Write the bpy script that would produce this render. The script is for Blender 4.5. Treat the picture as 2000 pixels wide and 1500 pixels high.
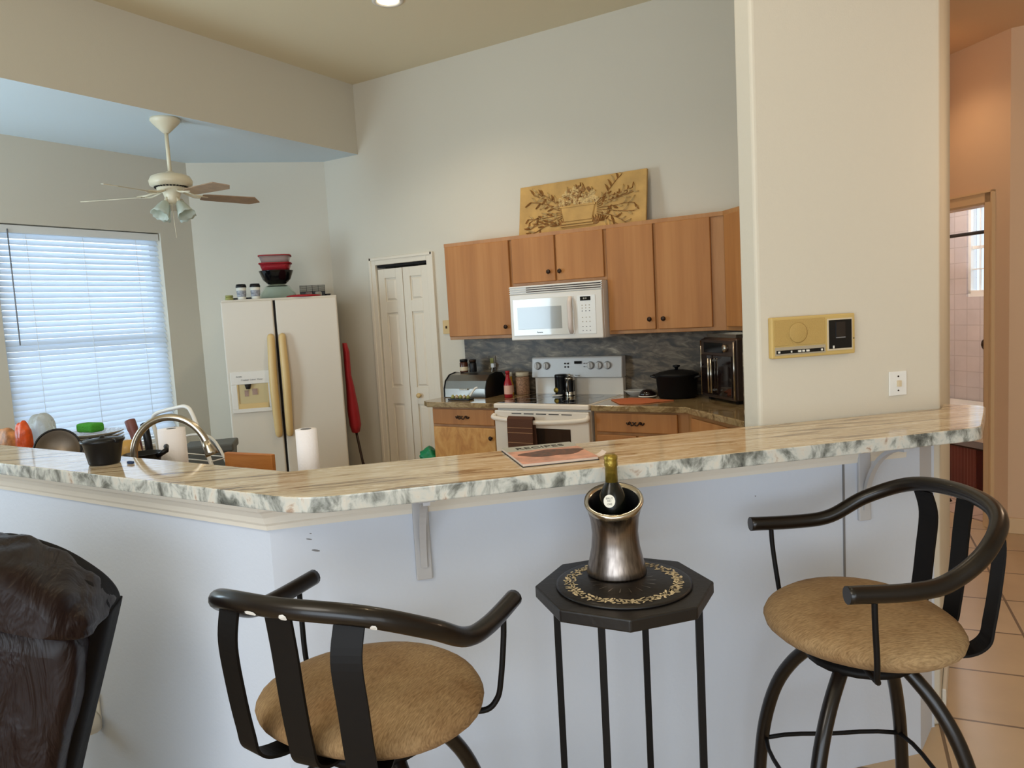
import bpy, bmesh, math, random
from mathutils import Vector, Matrix
R = math.radians
PI = math.pi
random.seed(7)
for o in list(bpy.data.objects): bpy.data.objects.remove(o)
S = bpy.context.scene
COL = S.collection

# ------------------------------------------------------------------ camera
cd = bpy.data.cameras.new('camera'); cam = bpy.data.objects.new('camera', cd); COL.objects.link(cam)
cd.sensor_width = 36; cd.lens = 1459.18 * 36 / 2000; cd.clip_start = .05; cd.clip_end = 60
cr = Vector((.84989, .52406, -.05525)); cu = Vector((-.00268, .10914, .99402)); cf = Vector((-.52695, .84466, -.09416))
m = Matrix((cr, cu, -cf)).transposed().to_4x4(); m.translation = Vector((2.9581, -5.1506, 1.5566)); cam.matrix_world = m
S.camera = cam

# ------------------------------------------------------------------ world + exposure
w = bpy.data.worlds.new('sky'); S.world = w; w.use_nodes = True
w.node_tree.nodes['Background'].inputs[0].default_value = (.72, .86, 1.0, 1)
w.node_tree.nodes['Background'].inputs[1].default_value = 1.0
S.view_settings.view_transform = 'Standard'; S.view_settings.look = 'None'
S.view_settings.gamma = 1; S.view_settings.use_curve_mapping = False
S.view_settings.exposure = 0.44

def lamp(name, kind, loc, energy, color, size=.2, aim=None, size_y=None, spot=None, blend=.8, spread=None):
    l = bpy.data.lights.new(name, kind); l.energy = energy; l.color = color
    if kind == 'AREA':
        l.size = size
        if size_y: l.shape = 'RECTANGLE'; l.size_y = size_y
        if spread: l.spread = R(spread)
    else: l.shadow_soft_size = size
    if kind == 'SPOT': l.spot_size = R(spot); l.spot_blend = blend
    o = bpy.data.objects.new(name, l); COL.objects.link(o); o.location = loc
    if aim: o.rotation_euler = (Vector(aim) - Vector(loc)).to_track_quat('-Z', 'Y').to_euler()
    return o
# daylight from the living room's glass doors behind the camera, and from its side window
lamp('living_room_glass_doors_light', 'AREA', (3.2, -8.6, 1.5), 100, (.80, .90, 1.0), 4.2, (2.2, 0, 1.45), 2.3)
lamp('living_room_side_light', 'AREA', (4.9, -6.2, 1.6), 24, (.80, .90, 1.0), 2.0, (1, -4.5, 1.0), 1.8)
# daylight outside the kitchen window and the bathroom window
lamp('kitchen_window_daylight', 'AREA', (-4.6, -1.8, 1.4), 40, (.72, .86, 1.0), 3.0, (-3.0, -1.8, 1.5), 2.6)
lamp('dining_nook_fill_light', 'AREA', (-2.9, -4.7, 1.5), 92, (.62, .83, 1.0), 1.6, (-1.6, -1.4, 2.4), 1.7)  # added bluish fill for the nook ceiling; no window is built here
lamp('bathroom_window_daylight', 'AREA', (3.9, 4.25, 2.2), 40, (.85, .93, 1), 1.2, (2.9, 3.1, 1.6), 1.2)
# recessed ceiling lamps (warm)
lamp('recessed_lamp_kitchen_light', 'SPOT', (-.34, -1.16, 3.62), 50, (1, .84, .64), .08, (-.34, -1.16, 0), spot=130)
lamp('recessed_lamp_kitchen_light', 'SPOT', (1.1, -1.5, 3.62), 34, (1, .84, .64), .08, (1.1, -1.5, 0), spot=130)
lamp('recessed_lamp_bar_light', 'SPOT', (2.05, -3.35, 3.62), 16, (1, .76, .46), .06, (2.2, -3.0, 0), spot=120)
lamp('living_bounce_fill', 'POINT', (1.6, -6.0, 2.7), 50, (1, .95, .87), .5)  # added fill in place of ceiling bounce, not a recessed lamp
# hallway lamp, then fills added for the hallway and the bathroom
lamp('hallway_lamp_light', 'SPOT', (2.70, .28, 3.03), 10, (1, .68, .42), .07, (2.70, .28, 0), spot=125, blend=1)
lamp('hallway_fill_lamp', 'POINT', (3.6, -1.9, 2.0), 9, (1, .72, .48), .15)  # added fill, no fixture hangs here
lamp('bathroom_fill_light', 'POINT', (2.6, 2.2, 2.5), 30, (1, .94, .95), .12)  # unseen source added to brighten the bathroom

# ------------------------------------------------------------------ materials
def new(name):
    m = bpy.data.materials.new(name); m.use_nodes = True
    return m, m.node_tree.nodes, m.node_tree.links, m.node_tree.nodes['Principled BSDF']
def srgb(c):
    return tuple(((x/255)/12.92 if x/255 <= .04045 else ((x/255+.055)/1.055)**2.4) for x in c) + (1,)
def plain(name, c, rough=.5, metal=0, coat=0, bump=0, bscale=80, var=0, vscale=6, trans=0, ior=1.45, emit=0, sheen=0, alpha=1, spec=.5):
    m, N, L, P = new(name)
    col = srgb(c)
    P.inputs['Base Color'].default_value = col; P.inputs['Roughness'].default_value = rough
    P.inputs['Metallic'].default_value = metal; P.inputs['Coat Weight'].default_value = coat
    P.inputs['Transmission Weight'].default_value = trans; P.inputs['IOR'].default_value = ior
    P.inputs['Specular IOR Level'].default_value = spec
    if sheen: P.inputs['Sheen Weight'].default_value = sheen
    if alpha < 1: P.inputs['Alpha'].default_value = alpha
    if emit: P.inputs['Emission Color'].default_value = col; P.inputs['Emission Strength'].default_value = emit
    tc = N.new('ShaderNodeTexCoord')
    if var:
        n = N.new('ShaderNodeTexNoise'); n.inputs['Scale'].default_value = vscale; n.inputs['Detail'].default_value = 4
        r = N.new('ShaderNodeValToRGB')
        r.color_ramp.elements[0].position = .3; r.color_ramp.elements[1].position = .7
        r.color_ramp.elements[0].color = tuple(max(0, x*(1-var)) for x in col[:3]) + (1,)
        r.color_ramp.elements[1].color = tuple(min(1, x*(1+var)) for x in col[:3]) + (1,)
        L.new(tc.outputs['Object'], n.inputs['Vector']); L.new(n.outputs[0], r.inputs[0]); L.new(r.outputs[0], P.inputs['Base Color'])
    if bump:
        n = N.new('ShaderNodeTexNoise'); n.inputs['Scale'].default_value = bscale; n.inputs['Detail'].default_value = 3
        b = N.new('ShaderNodeBump'); b.inputs['Strength'].default_value = bump; b.inputs['Distance'].default_value = .01
        L.new(tc.outputs['Object'], n.inputs['Vector']); L.new(n.outputs[0], b.inputs['Height']); L.new(b.outputs[0], P.inputs['Normal'])
    return m
def streak(name, stops, rot=(0,0,0), scale=(1,1,1), nscale=3, detail=8, rough=.4, coat=0, dist=1.0, bump=0, seed=0):
    m, N, L, P = new(name)
    tc = N.new('ShaderNodeTexCoord'); mp = N.new('ShaderNodeMapping'); n = N.new('ShaderNodeTexNoise'); r = N.new('ShaderNodeValToRGB')
    mp.vector_type = 'TEXTURE'
    mp.inputs['Rotation'].default_value = rot; mp.inputs['Scale'].default_value = scale; mp.inputs['Location'].default_value = (seed, seed*.7, seed*.3)
    n.inputs['Scale'].default_value = nscale; n.inputs['Detail'].default_value = detail; n.inputs['Distortion'].default_value = dist
    n.inputs['Roughness'].default_value = .62
    e = r.color_ramp.elements
    while len(e) < len(stops): e.new(.5)
    for i, (p, c) in enumerate(stops): e[i].position = p; e[i].color = srgb(c)
    L.new(tc.outputs['Object'], mp.inputs[0]); L.new(mp.outputs[0], n.inputs['Vector']); L.new(n.outputs[0], r.inputs[0]); L.new(r.outputs[0], P.inputs['Base Color'])
    P.inputs['Roughness'].default_value = rough; P.inputs['Coat Weight'].default_value = coat
    if bump:
        b = N.new('ShaderNodeBump'); b.inputs['Strength'].default_value = bump; b.inputs['Distance'].default_value = .002
        L.new(n.outputs[0], b.inputs['Height']); L.new(b.outputs[0], P.inputs['Normal'])
    return m
def brick(name, c1, c2, mortar, w_, h_, mort=.01, rot=(0,0,0), rough=.3, offset=0, bump=.15, spec=.5, vert=False):
    m, N, L, P = new(name)
    tc = N.new('ShaderNodeTexCoord'); mp = N.new('ShaderNodeMapping'); mp.inputs['Rotation'].default_value = rot
    b = N.new('ShaderNodeTexBrick'); b.offset = offset
    b.inputs['Color1'].default_value = srgb(c1); b.inputs['Color2'].default_value = srgb(c2); b.inputs['Mortar'].default_value = srgb(mortar)
    b.inputs['Scale'].default_value = 1; b.inputs['Brick Width'].default_value = w_; b.inputs['Row Height'].default_value = h_; b.inputs['Mortar Size'].default_value = mort
    n = N.new('ShaderNodeTexNoise'); n.inputs['Scale'].default_value = 5; n.inputs['Detail'].default_value = 5
    mx = N.new('ShaderNodeMixRGB'); mx.blend_type = 'MULTIPLY'; mx.inputs[0].default_value = .25
    if vert:
        dt = N.new('ShaderNodeVectorMath'); dt.operation = 'DOT_PRODUCT'; dt.inputs[1].default_value = (-.7071, .7071, 0)
        sx = N.new('ShaderNodeSeparateXYZ'); cx = N.new('ShaderNodeCombineXYZ')
        L.new(tc.outputs['Object'], dt.inputs[0]); L.new(tc.outputs['Object'], sx.inputs[0]); L.new(dt.outputs['Value'], cx.inputs[0]); L.new(sx.outputs[2], cx.inputs[1]); L.new(cx.outputs[0], mp.inputs[0])
    else: L.new(tc.outputs['Object'], mp.inputs[0])
    L.new(mp.outputs[0], b.inputs['Vector']); L.new(mp.outputs[0], n.inputs['Vector'])
    L.new(b.outputs[0], mx.inputs[1]); L.new(n.outputs[0], mx.inputs[2]); L.new(mx.outputs[0], P.inputs['Base Color'])
    bu = N.new('ShaderNodeBump'); bu.inputs['Strength'].default_value = bump; bu.inputs['Distance'].default_value = .004; bu.invert = True
    L.new(b.outputs['Fac'], bu.inputs['Height']); L.new(bu.outputs[0], P.inputs['Normal'])
    P.inputs['Roughness'].default_value = rough; P.inputs['Specular IOR Level'].default_value = spec
    return m

M = {}
M['wall'] = plain('painted wall cream', (207, 200, 184), .75, bump=.06, bscale=150)
M['ceil'] = plain('ceiling paint', (222, 210, 180), .85, bump=.1, bscale=120)
M['nookceil'] = plain('nook ceiling white with daylight tint', (206, 218, 224), .85)  # white paint with bluish window light put into its colour
M['pony'] = plain('bar wall white paint', (200, 207, 219), .6, bump=.08, bscale=90)
M['trim'] = plain('white gloss trim', (222, 216, 204), .35)
M['hall'] = plain('hall wall peach paint', (220, 190, 156), .75, bump=.05, bscale=150)
M['casing'] = plain('hall casing paint', (220, 192, 150), .4)
M['door'] = plain('pantry door paint', (222, 212, 194), .45)
M['dark'] = plain('dark gap', (20, 16, 14), .8)
M['black'] = plain('black plastic', (16, 16, 18), .35, spec=.35)
M['blackgloss'] = plain('black gloss', (10, 10, 12), .08)
M['applwhite'] = plain('appliance white enamel', (216, 210, 200), .28, bump=.02, bscale=200)
M['fridge'] = plain('fridge white textured enamel', (206, 196, 180), .38, bump=.06, bscale=300)
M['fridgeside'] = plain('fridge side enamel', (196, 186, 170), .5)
M['yellowed'] = plain('yellowed plastic', (206, 176, 120), .4)
M['recess'] = plain('dispenser recess cream', (190, 172, 128), .5)
M['stovewhite'] = plain('stove enamel white', (226, 216, 202), .2)
M['stovepanel'] = plain('stove panel grey white', (196, 194, 190), .3)
M['glasstop'] = plain('black ceramic glass', (14, 13, 13), .04, coat=.5)
M['ovenglass'] = plain('oven window glass', (46, 38, 32), .08, coat=.6)
M['mwglass'] = plain('microwave window screen', (140, 136, 124), .12, coat=.5)
M['mwpanel'] = plain('microwave glossy frame', (206, 204, 196), .1, coat=.5)
M['btn'] = plain('grey button print', (120, 120, 122), .5)
M['chrome'] = plain('brushed nickel', (190, 182, 168), .22, metal=1)
M['steel'] = plain('stainless steel', (150, 146, 140), .28, metal=1, bump=.02, bscale=90)
M['bronze'] = plain('dark bronze knob', (52, 36, 26), .35, metal=.6)
M['ironwork'] = plain('black metal tube', (20, 14, 11), .30, metal=.2, coat=.15, var=.4, vscale=9)
M['ironflat'] = plain('black metal flat bar', (10, 8, 8), .55, spec=.25)
M['chip'] = plain('chipped paint primer', (222, 220, 214), .6)
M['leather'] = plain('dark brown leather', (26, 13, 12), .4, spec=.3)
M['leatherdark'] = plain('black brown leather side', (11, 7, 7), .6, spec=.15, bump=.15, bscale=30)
M['wood'] = streak('maple door veneer', [(.25, (148, 94, 46)), (.5, (168, 112, 58)), (.75, (184, 130, 74))], scale=(.12, .3, 1.9), nscale=1, detail=4, rough=.6, dist=.3)
M['frame'] = streak('maple face frame', [(.3, (156, 104, 56)), (.7, (180, 130, 78))], scale=(.2, .3, 1.2), nscale=1.5, detail=5, rough=.45, dist=.3)
M['woodlow'] = streak('worn birch cabinet door', [(.3, (170, 112, 50)), (.5, (196, 142, 72)), (.7, (206, 158, 92))], scale=(.25, .3, .5), nscale=2.2, detail=8, rough=.5, dist=2.5)
M['board'] = streak('orange pine board', [(.3, (176, 104, 46)), (.7, (206, 140, 74))], scale=(.6, .1, .1), nscale=2, detail=6, rough=.5, dist=1)
M['stone'] = streak('cream streaked granite', [(.34, (104, 84, 62)), (.41, (158, 134, 102)), (.46, (212, 196, 166)), (.50, (186, 164, 130)), (.545, (226, 214, 190)), (.60, (196, 176, 144)), (.68, (234, 226, 210))], rot=(0, 0, R(43)), scale=(.60, .06, .3), nscale=1.5, detail=9, rough=.09, coat=.1, dist=.9, seed=2.2)
M['stoneedge'] = streak('polished granite edge mottled', [(.30, (60, 62, 60)), (.40, (118, 120, 114)), (.46, (158, 160, 154)), (.53, (196, 197, 190)), (.61, (206, 200, 188)), (.68, (164, 140, 122)), (.78, (196, 190, 180))], scale=(.075, .075, .10), nscale=1.3, detail=14, rough=.12, coat=.3, dist=.5, seed=5)
M['splash'] = streak('dark granite backsplash', [(.30, (44, 36, 28)), (.44, (74, 64, 50)), (.53, (106, 92, 72)), (.60, (124, 110, 90)), (.70, (180, 164, 138))], rot=(0, R(8), 0), scale=(.20, .2, .07), nscale=1.5, detail=14, rough=.42, dist=.7)
M['counter'] = streak('brown granite counter', [(.30, (66, 48, 32)), (.42, (120, 98, 66)), (.52, (160, 138, 100)), (.62, (122, 96, 62)), (.75, (200, 184, 152))], scale=(.22, .12, .12), nscale=1.6, detail=14, rough=.12, coat=.3, dist=.9)
M['tile'] = brick('beige floor tile', (206, 178, 140), (214, 188, 152), (120, 96, 70), .42, .42, .006, rot=(0, 0, R(-8)), rough=.28)
M['carpet'] = plain('living room carpet', (150, 140, 120), .95, bump=.5, bscale=250, var=.2, vscale=60)
M['walltile'] = brick('glossy white bathroom tile', (206, 202, 206), (212, 206, 208), (192, 186, 188), .15, .15, .004, rough=.12, bump=.6, vert=True)
M['bathtile'] = brick('pink bathroom floor tile', (214, 188, 172), (210, 184, 168), (150, 124, 108), .3, .3, .006, rot=(0, 0, R(40)), rough=.3)
M['woven'] = brick('dark red woven texture', (124, 66, 60), (104, 52, 50), (150, 106, 92), .03, .014, .002, rough=.7, offset=.5, bump=.6)
M['maroon'] = plain('maroon cloth', (70, 16, 18), .7)
M['red'] = plain('red nylon fabric', (150, 14, 22), .6, bump=.2, bscale=40)
M['green'] = plain('green plastic bag', (20, 130, 84), .35, bump=.4, bscale=30)
M['sponge'] = plain('bright green sponge', (70, 160, 50), .9, bump=.6, bscale=120)
M['paper'] = plain('white paper towel', (244, 240, 242), .9, bump=.2, bscale=120)
M['white'] = plain('white plastic', (226, 226, 222), .4)
M['offwhite'] = plain('fan ivory enamel', (214, 204, 178), .35)
M['blade'] = plain('fan blade bleached oak', (150, 122, 94), .5, var=.15, vscale=14)
M['bladewhite'] = plain('fan blade pale', (190, 180, 156), .5)
M['clear'] = plain('clear glass', (235, 245, 240), .03, trans=1, ior=1.3)
M['pane'] = plain('window pane glass', (250, 252, 255), .0, trans=1, ior=1.02)
M['redclear'] = plain('red translucent plastic', (206, 60, 70), .2, trans=.6, ior=1.2, alpha=.85)
M['clearplastic'] = plain('clear pink plastic tub', (214, 190, 186), .2, trans=.7, ior=1.1, alpha=.7)
M['beigeplate'] = plain('beige intercom plastic', (196, 168, 104), .5)
M['beigegrille'] = plain('intercom grille', (180, 150, 88), .6, bump=.3, bscale=300)
M['greyplate'] = plain('intercom grey strip', (168, 156, 134), .5)
M['paintgrey'] = plain('grey white bracket paint', (186, 186, 188), .5)
M['cap'] = plain('gold foil', (150, 128, 52), .35, metal=.7, bump=.3, bscale=60)
M['bottle'] = plain('dark green bottle glass', (8, 10, 6), .22)
M['label'] = plain('white label', (226, 224, 212), .6)
M['ink'] = plain('printed ink', (40, 38, 36), .6)
M['art'] = plain('ochre relief plaster', (184, 146, 84), .65, bump=.25, bscale=30, var=.18, vscale=7)
M['artlight'] = plain('relief cream highlights', (202, 172, 116), .6, var=.2, vscale=30, bump=.3, bscale=60)
M['artdark'] = plain('relief antique brown', (146, 104, 54), .7, var=.3, vscale=40)
M['orangecloth'] = plain('rust orange dish cloth', (190, 104, 62), .9, bump=.4, bscale=200)
M['browntowel'] = plain('brown towel', (86, 54, 38), .95, bump=.4, bscale=250)
M['towelline'] = plain('tan towel stripe', (170, 128, 92), .95)
M['enamelblack'] = plain('black cast iron', (7, 7, 8), .6, spec=.3)
M['toaster'] = plain('dark stainless toaster oven', (96, 82, 74), .3, metal=.8)
M['toasterglass'] = plain('toaster oven glass', (26, 18, 16), .06, coat=.5)
M['jarbrown'] = plain('brown spice jar', (70, 36, 22), .25)
M['amber'] = plain('amber condiment', (206, 158, 48), .25)
M['redsauce'] = plain('red sauce', (150, 24, 34), .25)
M['pinklabel'] = plain('pink cream label', (216, 170, 150), .5)
M['navy'] = plain('dark purple lid', (28, 22, 44), .4)
M['cream'] = plain('cream lid', (206, 190, 160), .5)
M['mixbag'] = plain('trail mix jar', (150, 112, 84), .6, var=.5, vscale=90)
M['olive'] = plain('olive tin', (150, 148, 84), .4)
M['greybin'] = plain('dark grey bin', (78, 78, 72), .5)
M['orange'] = plain('orange snack bag', (214, 84, 30), .4, bump=.6, bscale=25, var=.4, vscale=18)
M['snack'] = plain('tan snack packet', (190, 130, 80), .5, bump=.6, bscale=25, var=.45, vscale=30)
M['clearbag'] = plain('clear plastic bag', (220, 228, 230), .2, bump=.8, bscale=30, trans=.5, ior=1.1)
M['purple'] = plain('purple cord', (110, 50, 130), .5)
M['panin'] = plain('grey pan interior', (120, 108, 94), .35, metal=.6)
M['brush'] = plain('brown wooden brush', (112, 66, 60), .5)
M['scourer'] = plain('silvery scouring pad', (190, 172, 140), .35, metal=.7, bump=1, bscale=90)
M['yellowjar'] = plain('amber yellow jar', (190, 150, 80), .4)
M['magblue'] = plain('magazine grey banner', (170, 172, 164), .4)
M['magpink'] = plain('magazine salmon print', (206, 150, 128), .4, var=.3, vscale=25)
M['magpaper'] = plain('magazine page', (216, 196, 180), .45)
M['magfood'] = plain('magazine roast meat photo', (84, 44, 24), .4, var=.85, vscale=70)
M['tabletop'] = plain('black painted wood', (20, 17, 16), .4, bump=.06, bscale=60)
M['seat'] = None
# woven seat fabric
m_, N, L, P = new('tan chenille seat fabric')
tc = N.new('ShaderNodeTexCoord'); mp = N.new('ShaderNodeMapping'); mp.inputs['Scale'].default_value = (40, 260, 60)
n1 = N.new('ShaderNodeTexNoise'); n1.inputs['Scale'].default_value = 1.6; n1.inputs['Detail'].default_value = 6
n2 = N.new('ShaderNodeTexNoise'); n2.inputs['Scale'].default_value = 7; n2.inputs['Detail'].default_value = 4
rp = N.new('ShaderNodeValToRGB'); e = rp.color_ramp.elements; e[0].position = .25; e[0].color = srgb((122, 96, 64)); e[1].position = .75; e[1].color = srgb((176, 148, 108))
r2 = N.new('ShaderNodeValToRGB'); e = r2.color_ramp.elements; e[0].position = .35; e[0].color = srgb((196, 172, 140)); e[1].position = .65; e[1].color = (1, 1, 1, 1)
mx = N.new('ShaderNodeMixRGB'); mx.blend_type = 'MULTIPLY'; mx.inputs[0].default_value = .7
bu = N.new('ShaderNodeBump'); bu.inputs['Strength'].default_value = .25; bu.inputs['Distance'].default_value = .002
L.new(tc.outputs['Object'], mp.inputs[0]); L.new(mp.outputs[0], n1.inputs['Vector']); L.new(tc.outputs['Object'], n2.inputs['Vector'])
L.new(n1.outputs[0], rp.inputs[0]); L.new(n2.outputs[0], r2.inputs[0]); L.new(rp.outputs[0], mx.inputs[1]); L.new(r2.outputs[0], mx.inputs[2])
L.new(mx.outputs[0], P.inputs['Base Color']); L.new(n1.outputs[0], bu.inputs['Height']); L.new(bu.outputs[0], P.inputs['Normal']); P.inputs['Roughness'].default_value = .95
M['seat'] = m_
# creased leather: stretched noise drives the folds
def creases(mat, sc, strength, dist):
    nt = mat.node_tree; N_ = nt.nodes; L_ = nt.links; P_ = N_['Principled BSDF']
    tc_ = N_.new('ShaderNodeTexCoord'); mp_ = N_.new('ShaderNodeMapping'); mp_.inputs['Scale'].default_value = sc; mp_.inputs['Rotation'].default_value = (R(20), R(35), 0)
    n_ = N_.new('ShaderNodeTexNoise'); n_.inputs['Scale'].default_value = 1; n_.inputs['Detail'].default_value = 4; n_.inputs['Distortion'].default_value = .8
    b_ = N_.new('ShaderNodeBump'); b_.inputs['Strength'].default_value = strength; b_.inputs['Distance'].default_value = dist
    L_.new(tc_.outputs['Object'], mp_.inputs[0]); L_.new(mp_.outputs[0], n_.inputs['Vector']); L_.new(n_.outputs[0], b_.inputs['Height']); L_.new(b_.outputs[0], P_.inputs['Normal'])
creases(M['leather'], (13, 4, 4), .45, .05)
# translucent blind slats
m_, N, L, P = new('white blind slat')
P.inputs['Base Color'].default_value = (.88, .91, .94, 1); P.inputs['Roughness'].default_value = .45
t = N.new('ShaderNodeBsdfTranslucent'); t.inputs[0].default_value = (.86, .93, 1, 1)
ms = N.new('ShaderNodeMixShader'); ms.inputs[0].default_value = .45
L.new(P.outputs[0], ms.inputs[1]); L.new(t.outputs[0], ms.inputs[2]); L.new(ms.outputs[0], N['Material Output'].inputs[0])
M['slat'] = m_
# frosted lamp shade
m_, N, L, P = new('frosted glass shade')
P.inputs['Base Color'].default_value = srgb((206, 212, 200)); P.inputs['Roughness'].default_value = .35
t = N.new('ShaderNodeBsdfTranslucent'); t.inputs[0].default_value = (.86, .9, .84, 1)
ms = N.new('ShaderNodeMixShader'); ms.inputs[0].default_value = .4
L.new(P.outputs[0], ms.inputs[1]); L.new(t.outputs[0], ms.inputs[2]); L.new(ms.outputs[0], N['Material Output'].inputs[0])
M['frost'] = m_

# ------------------------------------------------------------------ helpers
def link(name, bm, mat, parent=None, smooth=False, bevel=0, seg=2, loc=None, rz=0, mats=None, sub=0):
    me = bpy.data.meshes.new(name); bmesh.ops.recalc_face_normals(bm, faces=bm.faces[:]); bm.to_mesh(me); bm.free()
    for mm in (mats or [mat]): me.materials.append(M[mm] if isinstance(mm, str) else mm)
    if smooth:
        for p in me.polygons: p.use_smooth = True
    o = bpy.data.objects.new(name, me); COL.objects.link(o)
    if parent: o.parent = parent
    if loc: o.location = loc
    if rz: o.rotation_euler = (0, 0, R(rz))
    if bevel:
        b = o.modifiers.new('bevel', 'BEVEL'); b.width = bevel; b.segments = seg; b.limit_method = 'ANGLE'; b.angle_limit = R(40)
    if sub:
        s = o.modifiers.new('sub', 'SUBSURF'); s.levels = sub; s.render_levels = sub
    return o
def tag(o, label, cat, group=None):
    o['label'] = label; o['category'] = cat
    if group: o['group'] = group
    return o
def thing(name, label, cat, loc=(0,0,0), rz=0, group=None):
    o = bpy.data.objects.new(name, None); COL.objects.link(o); o.location = loc; o.rotation_euler = (0, 0, R(rz)); o.empty_display_size = .1
    return tag(o, label, cat, group)
def struct(o):
    o['kind'] = 'structure'; return o
def box(bm, x0, x1, y0, y1, z0, z1, mi=0):
    v = [bm.verts.new((x, y, z)) for z in (z0, z1) for x, y in ((x0, y0), (x1, y0), (x1, y1), (x0, y1))]
    for f in ((3,2,1,0), (4,5,6,7), (0,1,5,4), (1,2,6,5), (2,3,7,6), (3,0,4,7)):
        fc = bm.faces.new([v[i] for i in f]); fc.material_index = mi
    return bm
def B(*a, mi=0): return box(bmesh.new(), *a, mi=mi)
def prism(bm, pts, z0, z1, mi=0, side=None):
    a = [bm.verts.new((x, y, z0)) for x, y in pts]; b = [bm.verts.new((x, y, z1)) for x, y in pts]
    n = len(pts)
    bm.faces.new(a[::-1]).material_index = mi; bm.faces.new(b).material_index = mi
    for i in range(n):
        f = bm.faces.new((a[i], a[(i+1) % n], b[(i+1) % n], b[i])); f.material_index = mi if side is None else side
    return bm
def tube(bm, pts, r, n=10, cap=True, closed=False, mi=0, flat=None):
    pts = [Vector(p) for p in pts]; k = len(pts); rings = []
    rr = r if isinstance(r, (list, tuple)) else [r]*k
    up = None
    for i, p in enumerate(pts):
        if closed: t = (pts[(i+1) % k] - pts[i-1])
        else: t = pts[min(i+1, k-1)] - pts[max(i-1, 0)]
        t.normalize()
        if up is None:
            up = Vector((0, 0, 1)) if abs(t.z) < .9 else Vector((1, 0, 0))
        side = t.cross(up)
        if side.length < 1e-4: side = t.orthogonal()
        side.normalize(); up = side.cross(t).normalized()
        ring = []
        for j in range(n):
            a = 2*PI*j/n
            ring.append(bm.verts.new(p + side*math.cos(a)*rr[i] + up*math.sin(a)*rr[i]*(flat or 1)))
        rings.append(ring)
    m = k if closed else k-1
    for i in range(m):
        A, Bq = rings[i], rings[(i+1) % k]
        for j in range(n):
            f = bm.faces.new((A[j], A[(j+1) % n], Bq[(j+1) % n], Bq[j])); f.material_index = mi; f.smooth = True
    if cap and not closed:
        bm.faces.new(rings[0][::-1]).material_index = mi; bm.faces.new(rings[-1]).material_index = mi
    return bm
def spline(pts, k=6):
    P_ = [Vector(p) for p in pts]; out = []
    for i in range(len(P_)-1):
        p0 = P_[max(i-1, 0)]; p1 = P_[i]; p2 = P_[i+1]; p3 = P_[min(i+2, len(P_)-1)]
        for j in range(k):
            t = j/k
            out.append(.5*((2*p1) + (-p0+p2)*t + (2*p0-5*p1+4*p2-p3)*t*t + (-p0+3*p1-3*p2+p3)*t**3))
    out.append(P_[-1]); return out
def lathe(bm, prof, c=(0,0,0), n=24, mi=0, closed=True, ax='z', sy=1):
    c = Vector(c); rings = []
    for r, z in prof:
        ring = []
        for j in range(n):
            a = 2*PI*j/n; x, y = r*math.cos(a), r*math.sin(a)*sy
            v = {'z': (x, y, z), 'y': (x, z, y), 'x': (z, x, y)}[ax]
            ring.append(bm.verts.new(c + Vector(v)))
        rings.append(ring)
    for A, Bq in zip(rings, rings[1:]):
        for j in range(n):
            f = bm.faces.new((A[j], A[(j+1) % n], Bq[(j+1) % n], Bq[j])); f.smooth = True; f.material_index = mi
    if closed:
        if prof[0][0] > 1e-5: bm.faces.new(rings[0][::-1]).material_index = mi
        if prof[-1][0] > 1e-5: bm.faces.new(rings[-1]).material_index = mi
    bmesh.ops.remove_doubles(bm, verts=bm.verts, dist=1e-6)
    return bm
def ribbon(bm, pts, wdt, th, side, mi=0):
    """flat bar swept along pts; side = width direction"""
    pts = [Vector(p) for p in pts]; side = Vector(side).normalized(); prev = None; first = None
    for i, p in enumerate(pts):
        t = (pts[min(i+1, len(pts)-1)] - pts[max(i-1, 0)]).normalized(); nrm = side.cross(t).normalized()
        q = [bm.verts.new(p + side*a*wdt/2 + nrm*b*th/2) for a, b in ((-1,-1), (1,-1), (1,1), (-1,1))]
        if prev:
            for j in range(4): bm.faces.new((prev[j], prev[(j+1) % 4], q[(j+1) % 4], q[j])).material_index = mi
        else: first = q
        prev = q
    bm.faces.new(first[::-1]).material_index = mi; bm.faces.new(prev).material_index = mi
    return bm
def text_mesh(name, s, size, mat, parent, loc, rot, ext=.0006, align='CENTER'):
    c = bpy.data.curves.new(name, 'FONT'); c.body = s; c.size = size; c.extrude = ext; c.align_x = align; c.align_y = 'CENTER'
    o = bpy.data.objects.new(name, c); COL.objects.link(o)
    dg = bpy.context.evaluated_depsgraph_get(); me = bpy.data.meshes.new_from_object(o.evaluated_get(dg))
    bpy.data.objects.remove(o)
    me.materials.clear(); me.materials.append(M[mat])
    o = bpy.data.objects.new(name, me); COL.objects.link(o); o.parent = parent; o.location = loc; o.rotation_euler = rot
    return o
def copy_tree(o, parent=None):
    c = o.copy(); COL.objects.link(c)
    if parent: c.parent = parent
    for ch in [q for q in bpy.data.objects if q.parent == o]: copy_tree(ch, c)
    return c
s2 = .5**.5
def ct(c, t): return ((t+c)*s2, (t-c)*s2)          # diagonal coordinates: t runs along the bar, c grows towards the living room

# ------------------------------------------------------------------ the setting
H1 = 3.65
bm = bmesh.new(); box(bm, -3.3, 5.2, -9.2, 6.0, -.12, 0)
struct(link('floor', bm, 'tile'))
bm = bmesh.new(); box(bm, -1.745, 5.2, -9.2, .12, H1, H1+.12)
struct(link('ceiling', bm, 'ceil'))
bm = bmesh.new(); prism(bm, [(-3.15, -9.2), (-1.745, -9.2), (-1.745, .12), (-2.15, .12), (-3.15, -.8)], 3.045, H1+.12, mi=0, side=1)
struct(link('ceiling', bm, None, mats=['nookceil', 'wall']))
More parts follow.
